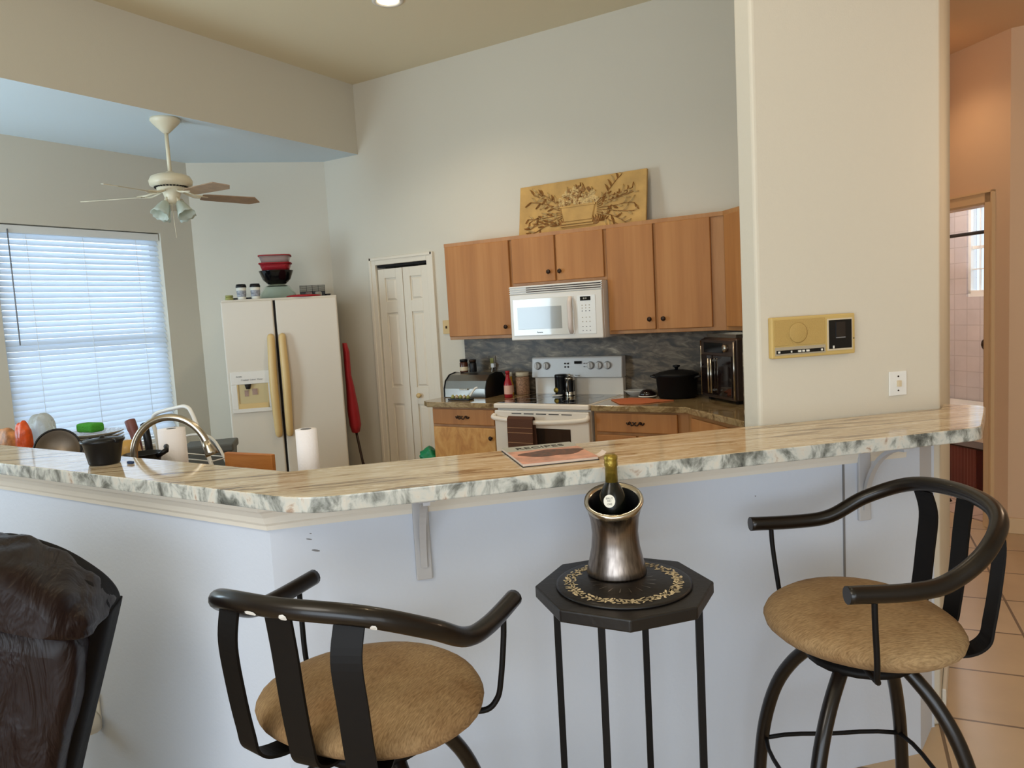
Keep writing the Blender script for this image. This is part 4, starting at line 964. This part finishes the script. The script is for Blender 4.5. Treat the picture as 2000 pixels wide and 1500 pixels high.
for v in list(bmD.verts):
    v.co.x = max(-.51, min(.51, v.co.x)); v.co.z = max(.004, min(.38, v.co.z))
for v in list(bmX.verts):
    v.co.x = max(-.51, min(.51, v.co.x)); v.co.z = max(.004, min(.38, v.co.z))
sx_ = link('pale_leaves', bmX, 'artlight', ar); sx_['kind'] = 'stuff'
sprg = link('leaf_sprays', bmD, 'artdark', ar); sprg['kind'] = 'stuff'

# ------------------------------------------------------------------ refrigerator
fg = thing('refrigerator', 'white side-by-side refrigerator with yellowed handles and ice dispenser against the angled wall', 'refrigerator', (*ct(-.69, -1.976), 0), 45)
# local: x along t, y into the wall
fw = .457; SPL = -.045
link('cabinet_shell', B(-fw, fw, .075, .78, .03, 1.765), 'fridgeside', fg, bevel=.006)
link('top_trim', B(-fw, fw, .05, .11, 1.762, 1.79), 'fridge', fg, bevel=.004)
for x0_, x1_, nm in ((-fw, SPL-.009, 0), (SPL+.009, fw, 1)):
    dr = link('door', B(x0_, x1_, 0, .07, .10, 1.775), 'fridge', fg, bevel=.012, seg=3)
    hx = SPL-.044 if nm == 0 else SPL+.044
    ap = spline([(hx-(.004 if nm == 0 else -.004), -.008, 1.475), (hx, -.03, 1.43), (hx+(-.006 if nm == 0 else .006), -.052, 1.1), (hx, -.03, .72), (hx, -.008, .665)], 8)
    link('handle', tube(bmesh.new(), ap, [.024+.009*math.sin(PI*i/(len(ap)-1)) for i in range(len(ap))], 12), 'yellowed', dr)
    if nm == 0:
        X0, X1 = -.43, -.125
        link('dispenser_frame', (lambda b: (box(b, X0, X1, -.012, 0, 1.10, 1.205), box(b, X0, X0+.045, -.012, 0, .90, 1.10), box(b, X1-.018, X1, -.012, 0, .90, 1.10), box(b, X0, X1, -.02, 0, .868, .90), b)[-1])(bmesh.new()), 'applwhite', dr, bevel=.003)
        rcs = link('dispenser_recess', B(X0+.045, X1-.018, -.003, .0, .90, 1.10), 'recess', dr)
        bm = bmesh.new(); box(bm, X0+.045, X0+.052, -.011, -.003, .90, 1.10); box(bm, X1-.025, X1-.018, -.011, -.003, .90, 1.10); box(bm, X0+.05, X1-.02, -.011, -.003, .90, .94); link('recess_tray', bm, 'yellowed', rcs)
        link('nozzle', lathe(bmesh.new(), [(0, 1.06), (.016, 1.06), (.026, 1.098), (0, 1.098)], (X0+.13, -.012, 0), 14), 'dark', rcs); link('paddle', B(X0+.10, X0+.13, -.012, -.004, 1.0, 1.05), 'clearplastic', rcs); link('paddle', B(X0+.16, X0+.20, -.012, -.004, 1.01, 1.06), 'clearplastic', rcs)
        text_mesh('brand_badge', 'Amana', .016, 'ink', dr, (X0+.065, -.013, 1.165), (PI/2, 0, 0)); text_mesh('dispenser_text', 'Crushed  Cubed  Water', .017, 'btn', dr, (X0+.165, -.013, 1.135), (PI/2, 0, 0))
link('door_gap', B(SPL-.009, SPL+.009, .02, .074, .10, 1.77), 'dark', fg)
link('kick_grille', B(-fw+.01, fw-.01, .06, .08, .01, .09), 'black', fg)
def ftop(lx, ly): p = Matrix.Rotation(R(45), 3, 'Z') @ Vector((lx, ly, 0)); q = ct(-.69, -1.976); return (q[0]+p.x, q[1]+p.y, 1.766)
def tumbler(lx, ly, label):
    t = thing('travel_cup', label, 'cup', ftop(lx, ly), 0, 'white travel cups on the refrigerator')
    link('cup_body', lathe(bmesh.new(), [(0, 0), (.030, 0), (.031, .003), (.040, .125), (0, .125)], n=24), 'label', t, smooth=True)
    link('sleeve', lathe(bmesh.new(), [(.0348, .048), (.0392, .100)], n=24, closed=False), plain('grey lettered sleeve', (150, 152, 158), .6, var=.5, vscale=70), t, smooth=True)
    link('lid', lathe(bmesh.new(), [(0, .125), (.0425, .125), (.0425, .134), (.037, .152), (.033, .152), (0, .149)], n=24), 'black', t, smooth=True)
tumbler(-.305, .16, 'left of two white travel cups with black lids on the refrigerator')
tumbler(-.195, .16, 'right of two white travel cups with black lids on the refrigerator, nearer the bowls')
jar('candle_tin', 'small olive yellow tin at the front left corner on the refrigerator', 'tin', ftop(-.405, .165), .033, .052, 'olive', 'olive', .012)
cb = thing('cable_box', 'low dark gadget behind the travel cups on the refrigerator', 'gadget', ftop(-.315, .27), 45); link('casing', B(-.10, .10, -.04, .04, 0, .045), 'black', cb, bevel=.006)
bx_, by_ = -.03, .36
q = ftop(bx_, by_)
cs_ = thing('glass_bowl', 'large upside-down clear bowl under the black bowl on the refrigerator', 'bowl', q); link('bowl_shell', lathe(bmesh.new(), [(.165, 0), (.162, .004), (.150, .07), (.10, .135), (.06, .149), (.06, .146), (.098, .131), (.146, .068), (.160, 0)], n=40, closed=False), 'clear', cs_, smooth=True)
bb_ = thing('mixing_bowl', 'black mixing bowl stacked upright on the clear bowl', 'bowl', (q[0], q[1], q[2]+.151)); link('bowl_shell', lathe(bmesh.new(), [(0, 0), (.075, 0), (.115, .04), (.142, .11), (.144, .114), (.138, .112), (.11, .044), (.07, .006), (0, .006)], n=40), 'blackgloss', bb_, smooth=True)
def tub(z, label, n_):
    t = thing('storage_container', label, 'food container', (q[0], q[1], q[2]+z), 45, 'red lidded containers on the black bowl')
    bm = bmesh.new(); sq = lambda r, k=6: [(r*math.copysign(abs(math.cos(a))**.45, math.cos(a)), r*math.copysign(abs(math.sin(a))**.45, math.sin(a))) for a in [2*PI*j/32 for j in range(32)]]
    rings = [[bm.verts.new((x, y, z_)) for x, y in sq(r)] for r, z_ in ((.110, 0), (.128, .055), (.124, .055), (.107, .004))]
    for A_, B_ in zip(rings, rings[1:]):
        for j in range(32): bm.faces.new((A_[j], A_[(j+1) % 32], B_[(j+1) % 32], B_[j]))
    bm.faces.new(rings[0][::-1]); bm.faces.new(rings[3]); link('tub', bm, 'clearplastic' if n_ else 'redclear', t, smooth=True)
    link('lid', prism(bmesh.new(), sq(.136), .055, .064), 'red', t, bevel=.003)
tub(.266, 'lower of two clear food tubs with red lids, resting on the black bowl', 0)
tub(.331, 'upper of two clear food tubs with red lids, topmost of the stack', 1)
tag(link('red_lid', lathe(bmesh.new(), [(0, 0), (.14, 0), (.142, .005), (.138, .014), (.10, .018), (0, .018)], n=36), 'red', smooth=True, loc=[a+b for a, b in zip(ftop(.19, .17), (0, 0, .025))]), 'flat red lid lying at the front right on the refrigerator', 'lid')
bk = thing('wire_basket', 'black wire basket holding glass jars at the right on the refrigerator', 'basket', ftop(.26, .42), 45)
link('basket_base', B(-.105, .105, -.06, .06, 0, .075), 'black', bk, bevel=.004)
for k in range(5):
    z = .08+k*.012
    link('basket_wire', (lambda b: (tube(b, [(-.105, -.06, z), (.105, -.06, z), (.105, .06, z), (-.105, .06, z)], .0018, 5, closed=True), b)[-1])(bmesh.new()), 'black', bk)
bm = bmesh.new()
for x in (-.105, -.05, 0, .05, .105): tube(bm, [(x, -.06, .06), (x, -.06, .13)], .0018, 5)
link('basket_upright', bm, 'black', bk)
gj = thing('glass_jar', 'glass jar with pale rim inside the wire basket on the refrigerator, left one', 'jar', ftop(.23, .31), 45, 'jars in the wire basket'); link('jar_body', lathe(bmesh.new(), [(0, .0), (.028, 0), (.03, .005), (.03, .06), (.024, .07), (0, .07)], n=18), 'clearplastic', gj, smooth=True)
gj = thing('glass_jar', 'glass jar in front of the wire basket on the refrigerator, right one', 'jar', ftop(.31, .31), 45, 'jars in the wire basket'); link('jar_body', lathe(bmesh.new(), [(0, .0), (.028, 0), (.03, .005), (.03, .06), (.024, .07), (0, .07)], n=18), 'mwglass', gj, smooth=True)
sb = thing('small_black_cup', 'small black cup at the right end on the refrigerator', 'cup', ftop(.385, .36)); link('cup_body', lathe(bmesh.new(), [(0, 0), (.022, 0), (.028, .05), (.024, .05), (.02, .006), (0, .006)], n=18), 'black', sb, smooth=True)

# red folded chair leaning between refrigerator and wall
rcx = thing('folded_camp_chair', 'red folded camp chair with dark legs leaning beside the refrigerator', 'folding chair', (*ct(-.90, -1.45), 0), 45)
bm = bmesh.new()
prf = [(-.01, 1.38, .04), (.0, 1.30, .055), (.0, 1.1, .055), (.01, 1.0, .07), (.02, .80, .10), (.03, .66, .10), (.03, .60, .07)]
rings = [[bm.verts.new((x+.5*w_*math.cos(a)-.02, .10*math.sin(a)*.8, z)) for a in [2*PI*j/12 for j in range(12)]] for x, z, w_ in prf]
for A_, B_ in zip(rings, rings[1:]):
    for j in range(12): f = bm.faces.new((A_[j], A_[(j+1) % 12], B_[(j+1) % 12], B_[j])); f.smooth = True
bm.faces.new(rings[0][::-1]); bm.faces.new(rings[-1]); link('fabric_seat', bm, 'red', rcx)
for y in (-.05, .05): link('leg', tube(bmesh.new(), [(.005, y, .66), (.06, y*1.2, .25), (.07, y*1.4, .0)], .011, 8), 'bronze', rcx)
link('crossbar', tube(bmesh.new(), [(.06, -.07, .30), (.06, .07, .30)], .009, 8), 'bronze', rcx)
bn = thing('trash_bin', 'dark grey trash bin standing left of the refrigerator', 'bin', (-1.76, -1.76, 0), 45)
bm = bmesh.new(); A_ = [bm.verts.new((x*.13, y*.11, 0)) for x, y in ((-1,-1), (1,-1), (1,1), (-1,1))]; B_ = [bm.verts.new((x*.16, y*.14, .69)) for x, y in ((-1,-1), (1,-1), (1,1), (-1,1))]
bm.faces.new(A_[::-1]); bm.faces.new(B_)
for i in range(4): bm.faces.new((A_[i], A_[(i+1) % 4], B_[(i+1) % 4], B_[i]))
link('bin_body', bm, 'greybin', bn, bevel=.01); link('bin_lid', B(-.172, .172, -.15, .15, .69, .745), 'greybin', bn, bevel=.012, seg=3)
gb = bmesh.new(); bmesh.ops.create_icosphere(gb, subdivisions=3, radius=.085)
for v in gb.verts: v.co *= 1+.25*math.sin(v.co.x*60)*math.sin(v.co.z*50+v.co.y*40); v.co.z *= .9
tag(link('plastic_bag', gb, 'green', loc=(-.70, -.56, .46), smooth=True), 'crumpled green plastic bag hanging on the end of the base cabinet left of the stove', 'bag')

# ------------------------------------------------------------------ ceiling fan
fn = thing('ceiling_fan', 'ivory ceiling fan with five blades and glass lamp shades over the dining nook', 'ceiling fan', (-1.872, -1.802, 0))
link('canopy', lathe(bmesh.new(), [(0, 3.045), (.098, 3.045), (.100, 3.03), (.085, 3.01), (.04, 2.965), (.02, 2.945), (0, 2.945)], n=32), 'offwhite', fn, smooth=True)
link('downrod', lathe(bmesh.new(), [(0, 2.65), (.0135, 2.65), (.0135, 2.96), (0, 2.96)], n=16), 'offwhite', fn, smooth=True)
link('motor_housing', lathe(bmesh.new(), [(0, 2.68), (.03, 2.68), (.035, 2.665), (.09, 2.662), (.13, 2.645), (.145, 2.615), (.14, 2.585), (.11, 2.575), (0, 2.575)], n=40), 'offwhite', fn, smooth=True)
bm = bmesh.new()
for k in range(30):
    a = 2*PI*k/30; c_ = Vector((.105*math.cos(a), .105*math.sin(a), 2.570)); box(bm, c_.x-.006, c_.x+.006, c_.y-.006, c_.y+.006, 2.568, 2.578)
link('vent_ring', bm, 'dark', fn)
link('flywheel', lathe(bmesh.new(), [(0, 2.575), (.10, 2.575), (.095, 2.55), (.06, 2.535), (.05, 2.50), (.055, 2.47), (.04, 2.455), (0, 2.45)], n=32), 'offwhite', fn, smooth=True)
for k, a in enumerate((38, -34, -106, -178, -250)):
    an = R(31.7 + a); mt = 'blade' if k < 2 else 'bladewhite'
    bm = bmesh.new(); pitch_ = R(12)
    out = [(.20, .045), (.235, .056), (.56, .066), (.60, .060), (.62, .045), (.62, -.045), (.60, -.060), (.56, -.066), (.235, -.056), (.20, -.045)]
    if True: out = [(.20, .045), (.235, .055), (.565, .066), (.63, .02), (.565, -.066), (.235, -.055), (.20, -.045)]
    T = Matrix.Rotation(an, 3, 'Z')
    tp = []; bo = []
    for x, y in out:
        z = 2.515 - (x-.2)*.02 - y*math.sin(pitch_)
        tp.append(bm.verts.new(T @ Vector((x, y*math.cos(pitch_), z+.003)))); bo.append(bm.verts.new(T @ Vector((x, y*math.cos(pitch_), z-.003))))
    bm.faces.new(tp); bm.faces.new(bo[::-1]); n = len(out)
    for i in range(n): bm.faces.new((tp[i], bo[i], bo[(i+1) % n], tp[(i+1) % n]))
    bl_ = link('fan_blade', bm, mt, fn)
    bm = bmesh.new()
    for s_ in (-1, 1): tube(bm, [T @ Vector(p) for p in spline([(.07, 0, 2.545), (.12, s_*.03, 2.53), (.17, s_*.035, 2.517), (.24, s_*.012, 2.517)], 5)], .007, 6)
    link('blade_iron', bm, 'offwhite', bl_)
for k, a in enumerate((-115, -25, 65, 155)):
    an = R(31.7 + a); T = Matrix.Rotation(an, 3, 'Z')
    sh = bpy.data.objects.new('tmp', None)
    ax = (T @ Vector((.54, 0, -.84))).normalized(); st_ = T @ Vector((.055, 0, 2.475)); st_ = Vector(st_)
    bm = tube(bmesh.new(), [st_ - ax*.03, st_ + ax*.02], .012, 10); arm_ = link('lamp_arm', bm, 'offwhite', fn)
    bm = bmesh.new(); u = ax.orthogonal().normalized(); v_ = ax.cross(u); rings = []
    for r, d in ((.018, .01), (.026, .02), (.040, .055), (.050, .095), (.062, .125), (.060, .125), (.047, .094), (.037, .055), (.02, .02)):
        rings.append([bm.verts.new(st_ + ax*(d + (.004*math.sin(8*2*PI*j/32) if d > .1 else 0)) + (u*math.cos(2*PI*j/32) + v_*math.sin(2*PI*j/32))*r) for j in range(32)])
    for A_, B_ in zip(rings, rings[1:]):
        for j in range(32): bm.faces.new((A_[j], A_[(j+1) % 32], B_[(j+1) % 32], B_[j]))
    link('lamp_shade', bm, 'frost', arm_, smooth=True); bpy.data.objects.remove(sh)
link('pull_chain', tube(bmesh.new(), [(.03, -.03, 2.46), (.055, -.035, 2.215)], .0022, 6), 'offwhite', fn)
link('pull_chain', tube(bmesh.new(), [(.0, -.04, 2.46), (.004, -.04, 2.36)], .0022, 6), 'offwhite', fn)

# recessed lamp in the main ceiling
cl = thing('recessed_light', 'round recessed ceiling light above the kitchen at the top of the picture', 'ceiling light', (-.335, -1.15, H1))
link('trim_ring', lathe(bmesh.new(), [(.105, 0), (.105, -.006), (.085, -.012), (.072, -.004), (.072, 0)], n=36), 'trim', cl, smooth=True)
link('lit_bulb', lathe(bmesh.new(), [(0, -.003), (.070, -.003), (.070, -.001), (0, -.001)], n=30), plain('lit recessed lamp', (255, 240, 210), .5, emit=4), cl)

# ------------------------------------------------------------------ things on the bar top
BZ = 1.1505
sp_ = thing('slow_cooker_crock', 'small black round crock standing on the left part of the bar top', 'pot', (.592, -3.842, BZ)); sp_.scale = (.93, .93, .85)
link('crock_body', lathe(bmesh.new(), [(0, 0), (.046, 0), (.049, .004), (.050, .01), (.062, .078), (.068, .084), (.070, .092), (.066, .094), (.058, .080), (.046, .01), (0, .008)], n=36), 'black', sp_, smooth=True)
link('crock_lid', lathe(bmesh.new(), [(0, .090), (.060, .090), (.062, .093), (.02, .098), (.008, .100), (.008, .105), (0, .106)], n=30), 'black', sp_, smooth=True)
for a in (155, -25): 
    c_, s_ = math.cos(R(a+31)), math.sin(R(a+31)); link('handle', tube(bmesh.new(), [(c_*.062, s_*.062, .088), (c_*.078, s_*.078, .088)], .007, 8), 'black', sp_)
tag(link('blue_clip', B(-.012, .012, -.006, .006, 0, .008), plain('dark blue plastic', (40, 60, 96), .5), loc=(.69, -3.815, BZ), bevel=.002), 'small dark blue clip beside the black crock', 'clip')
mg = thing('magazine', 'recipe magazine with a roast photo on its cover lying on the bar top', 'magazine', (1.93, -3.33, BZ), 45)
# local x along the bar; local +y towards the kitchen
def mbox(bm, x0, x1, y0, y1, z0, z1): return box(bm, x0, x1, y0, y1, z0, z1)
link('pages', B(-.105, .105, -.125, .13, 0, .008), 'magpaper', mg, bevel=.002)
link('cover_banner', B(-.1055, .1055, .055, .1305, .008, .0092), 'magblue', mg); link('cover_photo', B(-.1055, .1055, -.1255, .055, .008, .009), 'magpink', mg)
bm = bmesh.new(); pts_ = []
for k in range(40):
    a = 2*PI*k/40; pts_.append((.008+.092*math.cos(a)*(1+.10*math.sin(3*a)+.03*math.sin(9*a)), -.012+.046*math.sin(a)*(1+.12*math.sin(5*a))))
prism(bm, pts_, .009, .0096); link('roast_picture', bm, 'magfood', mg)
text_mesh('cover_title', 'RECIPES', .042, 'ink', mg, (0, .088, .0094), (0, 0, 0))
link('back_cover', B(-.107, .107, -.127, .132, -.0004, .0015), 'ink', mg)
# magazines curled corner
bm = bmesh.new(); rows = []
for i in range(6):
    t = i/5; rows.append([bm.verts.new((.105+.022*math.sin(t*1.2), -.125+.10*s_-.01*t, .008+.016*(1-math.cos(t*1.4)))) for s_ in (0, .35)])
for a_, b_ in zip(rows, rows[1:]): bm.faces.new((a_[0], b_[0], b_[1], a_[1]))
o = link('curled_page', bm, 'magpaper', mg); so = o.modifiers.new('s', 'SOLIDIFY'); so.thickness = .0006

# ------------------------------------------------------------------ lower sink counter behind the bar and what stands on it
LZ = .915
slab('sink_countertop', [(-1.9, -3.738), (1.31, -3.738), (3.46/s2-2.60, -2.62), (1.84, -2.25), (1.40, -2.69), (1.16, -3.03), (-1.9, -3.10)][0:2] + [ct(3.478, -1.20), ct(3.478, -.75), ct(2.86, -.75), ct(2.86, -1.60), (1.06, -3.12), (-1.9, -3.12)], .875, LZ, 'lower granite sink countertop behind the bar wall')
sk = thing('sink_cabinet', 'maple base cabinets under the lower sink counter behind the bar', 'cabinet', (0, 0, 0)); link('cabinet_body', prism(bmesh.new(), [(-1.9, -3.7385), (1.30, -3.7385), ct(3.478, -1.2), ct(3.478, -.77), ct(2.89, -.77), ct(2.89, -1.57), (1.03, -3.15), (-1.9, -3.15)], .0, .874), 'frame', sk)
for k in range(5): link('door', B(-1.85+k*.56, -1.33+k*.56, -3.149, -3.13, .12, .84), 'wood', sk, bevel=.005)
FX, FY = .555, -3.585
fc = thing('kitchen_faucet', 'brushed nickel gooseneck faucet arching up behind the bar top', 'faucet', (FX, FY, LZ), 30)
link('faucet_base', lathe(bmesh.new(), [(0, 0), (.03, 0), (.03, .008), (.02, .02), (.017, .07), (0, .07)], (-.125, 0, 0), 20), 'chrome', fc, smooth=True)
arc = [(-.125, 0, .05), (-.134, 0, .18)] + [(.0-.134*math.cos(R(q)), 0, .212+.134*math.sin(R(q))) for q in range(0, 166, 11)]
link('gooseneck', tube(bmesh.new(), spline(arc, 3), .0125, 14), 'chrome', fc)
e0 = Vector(arc[-1]); dr_ = (Vector(arc[-1])-Vector(arc[-2])).normalized(); e1 = e0 + dr_*.045
link('spray_head', tube(bmesh.new(), [e0-dr_*.01, e0+dr_*.012, e0+dr_*.03, e1], [.013, .016, .021, .023], 16), 'chrome', fc)
link('lever', tube(bmesh.new(), [(-.125, 0, .06), (-.125, -.05, .085)], .006, 8), 'chrome', fc)
def towel_roll(loc, r, h, label):
    t = thing('paper_towel_roll', label, 'paper towel roll', loc); link('paper', lathe(bmesh.new(), [(.018, 0), (r, 0), (r, h), (.018, h)], n=36, closed=False), 'paper', t); link('cardboard_core', lathe(bmesh.new(), [(.018, 0), (.018, h+.001), (.016, h+.001), (.016, 0), (.018, 0)], n=20, closed=False), 'btn', t, smooth=True); return t
towel_roll((1.02, -3.385, LZ), .036, .288, 'white paper towel roll standing behind the bar in front of the refrigerator')
towel_roll((.225, -3.36, LZ), .052, .258, 'off-white paper towel roll seen through the faucet arch')
rk = thing('dish_rack', 'white wire dish rack frame behind the faucet', 'dish rack', (.15, -3.22, LZ), 0)
link('rack_frame', tube(bmesh.new(), spline([(-.24, 0, .0), (-.25, 0, .18), (-.265, 0, .25), (-.24, 0, .29), (-.10, 0, .318), (-.02, 0, .325), (.02, 0, .29), (.08, 0, .16), (.15, 0, .0)], 6), .0085, 10), 'white', rk)
link('rack_frame', tube(bmesh.new(), spline([(-.24, .09, .0), (-.25, .09, .15), (.0, .09, .18), (.13, .09, .0)], 6), .006, 8), 'white', rk)
for z in (.04, .10): link('rack_wire', tube(bmesh.new(), [(-.24, 0, z), (.12, 0, z), (.11, .09, z), (-.24, .09, z)], .003, 6, closed=True), 'white', rk)
pj = thing('dish_soap_jar', 'amber yellow jar behind the faucet on the sink counter', 'jar', (.150, -3.50, LZ)); link('jar_body', lathe(bmesh.new(), [(0, 0), (.042, 0), (.044, .005), (.044, .20), (.038, .23), (0, .235)], n=24), 'yellowjar', pj, smooth=True)
bp = thing('frying_pan', 'black pan lying behind the faucet on the sink counter', 'pan', (.275, -3.52, LZ+.12)); link('pan_bowl', lathe(bmesh.new(), [(0, 0), (.05, 0), (.068, .07), (.070, .072), (.066, .072), (.048, .006), (0, .006)], n=32), 'black', bp, smooth=True); link('pan_stand', B(-.04, .04, -.04, .04, -.12, .0), 'black', bp)
link('pan_handle', tube(bmesh.new(), [(.06, .02, .06), (.09, .04, .08), (.06, .06, .09)], .010, 8), 'black', bp)
br_ = thing('dish_brush', 'brown handled dish brush standing in the sink caddy right of the black crock', 'brush', (.005, -3.37, LZ)); link('brush_handle', tube(bmesh.new(), spline([(0, 0, .02), (-.005, 0, .17), (-.03, 0, .25), (-.045, 0, .285)], 5), [.016]*4+[.018]*6+[.021]*6, 12), 'brush', br_)
bq = thing('bottle_brush', 'black handled brush beside the brown dish brush', 'brush', (.045, -3.35, LZ)); link('brush_handle', tube(bmesh.new(), spline([(0, 0, .02), (.0, 0, .17), (-.015, 0, .255), (-.02, 0, .27)], 5), [.015]*16, 10), 'black', bq)
sc_ = bmesh.new(); bmesh.ops.create_icosphere(sc_, subdivisions=3, radius=.05)
for v in sc_.verts: v.co *= 1+.12*math.sin(v.co.x*90)*math.sin(v.co.y*80)*math.sin(v.co.z*85); v.co.z *= .7
tag(link('scouring_pad', sc_, 'scourer', loc=(.055, -3.44, LZ+.155), smooth=True), 'silvery scouring pad in the caddy right of the black crock', 'scouring pad')
cdy = thing('sink_caddy', 'dark sink caddy behind the black crock holding the scouring pad', 'caddy', (.06, -3.44, LZ)); link('caddy_box', B(-.075, .10, -.05, .05, 0, .12), 'black', cdy, bevel=.008)
# big dark-rimmed pan leaning on the left
lp = thing('large_skillet', 'large skillet with grey inside and black rim propped behind the bar at the left', 'pan', (-.31, -3.52, LZ+.09)); lp.rotation_euler = (R(74), R(-8), R(58)); lp.scale = (.52, .52, .52)
link('skillet_bowl', lathe(bmesh.new(), [(0, .0), (.135, 0), (.165, .035), (.167, .042), (.161, .042), (.131, .008), (0, .008)], (.0, .165, 0), 40), 'panin', lp, smooth=True); bm = bmesh.new(); tube(bm, [(.166*math.cos(R(q)), .165+.166*math.sin(R(q)), .040) for q in range(0, 360, 10)], .008, 8, closed=True); link('dark_rim', bm, 'black', lp)
pl = thing('plate_stack', 'stack of beige plates behind the black crock', 'plates', (-.55, -3.25, LZ)); 
for k in range(3): link('plate', lathe(bmesh.new(), [(0, 0), (.08, 0), (.13, .02), (.127, .024), (.078, .006), (0, .006)], (.0, 0, .147+k*.014), 32), 'mwglass', pl, smooth=True)
link('plate_support', lathe(bmesh.new(), [(0, 0), (.07, 0), (.08, .147), (0, .147)], n=24), 'steel', pl, smooth=True)
tag(link('kitchen_sponge', (lambda b: (box(b, -.055, .055, -.035, .035, 0, .042), b)[-1])(bmesh.new()), 'sponge', bevel=.012, seg=3, loc=(-.55, -3.26, LZ+.200), rz=8), 'bright green sponge lying on the stacked plates behind the black crock', 'sponge')
# snack bags at the far left
def bag(name, label, mat, loc, sz, seed, cat='bag'):
    b = bmesh.new(); bmesh.ops.create_icosphere(b, subdivisions=4, radius=1)
    rn = random.Random(seed); f = [rn.uniform(1, 2.4) for _ in range(6)]
    for v in b.verts:
        d = 1 + .07*math.sin(v.co.x*f[0]*2+f[3])*math.sin(v.co.z*f[1]*3) + .05*math.sin(v.co.x*f[4]*5+v.co.z*6)
        v.co = Vector((math.copysign(abs(v.co.x)**.7, v.co.x)*sz[0]*d, math.copysign(abs(v.co.y)**.8, v.co.y)*sz[1]*d, math.copysign(abs(v.co.z)**.7, v.co.z)*sz[2]*d))
    return tag(link(name, b, mat, smooth=True, loc=loc), label, cat)
bag('snack_bag', 'tan and orange snack packet at the far left behind the bar', 'snack', (-.83, -3.50, LZ+.13), (.115, .04, .115), 1)
bag('snack_bag', 'bright orange and red snack bag at the far left behind the bar', 'orange', (-.655, -3.50, LZ+.148), (.042, .03, .13), 2)
bag('plastic_bag', 'crumpled clear plastic bag behind the orange snack bag', 'clearbag', (-.74, -3.38, LZ+.165), (.07, .05, .14), 3)
tie = thing('twist_ties', 'tangle of green and purple cords in front of the window beside the orange bag', 'cords', (-.52, -3.43, LZ)); 
for k, (mt) in enumerate(('green', 'purple', 'bronze')):
    rn = random.Random(20+k); ptz = [(.0, 0, .0), (.0, .01, .16)] + [(-.06+.035*i, rn.uniform(-.03, .03), .20+rn.uniform(-.025, .03)-k*.02) for i in range(6)]; link('cord', tube(bmesh.new(), spline(ptz, 5), .004, 6), mt, tie)
wb = thing('cutting_board', 'orange pine board standing on edge behind the bar in front of the refrigerator', 'cutting board', (.42, -3.155, LZ), 5); link('board', B(-.13, .135, -.011, .011, 0, .130), 'board', wb, bevel=.004)

# ------------------------------------------------------------------ bathroom
def gpt(u, v, z=0): x, y = gp(u, v); return (x, y, z)
btb = thing('bathtub', 'white bathtub along the tiled bathroom wall', 'bathtub', gpt(0, 0), 135)
# local x runs along +u, local y points back out of the room (towards -v)
link('tub_apron', B(.5, 3.28, -1.30, -1.25, .006, .46), 'trim', btb, bevel=.01); link('tub_rim', B(.5, 3.28, -1.87, -1.22, .44, .475), 'white', btb, bevel=.01)
rod = thing('curtain_rod', 'black curtain rod across the bathroom above the tub', 'curtain rod', gpt(0, 0), 135)
link('rod_tube', tube(bmesh.new(), [(-.37, -1.46, 2.03), (3.29, -1.46, 2.03)], .016, 12), 'black', rod)
for x in (-.372, 3.28): link('end_flange', lathe(bmesh.new(), [(0, 0), (.035, 0), (.035, .012), (0, .012)], (x, -1.46, 2.03), 16, ax='x'), 'black', rod)
sk2 = thing('shower_valve', 'dark round shower valve on the tiled bathroom wall', 'shower valve', gpt(2.10, FD, 1.02), 135)
link('valve_plate', lathe(bmesh.new(), [(0, .002), (.055, .002), (.055, .012), (.02, .02), (.018, .05), (0, .05)], (-.09, 0, 0), 20, ax='y'), 'bronze', sk2, smooth=True)
hp = thing('laundry_hamper', 'dark red woven hamper on the bathroom floor seen under the bar end', 'hamper', gpt(.86, .62), 135)
link('woven_front', B(-.02, .31, .0, .02, .01, .335), 'woven', hp); link('hamper_body', B(-.02, .31, -.18, .0, .01, .33), 'maroon', hp, bevel=.006); link('side_panel', B(-.11, -.022, -.18, .02, .01, .335), 'maroon', hp, bevel=.006); link('hamper_rim', B(-.115, .33, -.185, .026, .335, .347), 'bronze', hp, bevel=.003)
rs = thing('towel_stand', 'thin black metal stand just inside the bathroom doorway', 'stand', (2.737, 1.10, .006))
link('pole', tube(bmesh.new(), spline([(0, 0, 0), (0, 0, 1.18), (-.01, 0, 1.24), (-.04, 0, 1.26)], 5), .010, 8), 'black', rs); link('foot_plate', lathe(bmesh.new(), [(0, 0), (.08, 0), (.07, .012), (0, .012)], n=20), 'black', rs)
for z in (.62, .47): link('clip', lathe(bmesh.new(), [(0, -.02), (.018, -.02), (.018, .02), (0, .02)], (.012, 0, z), 12), 'black', rs)
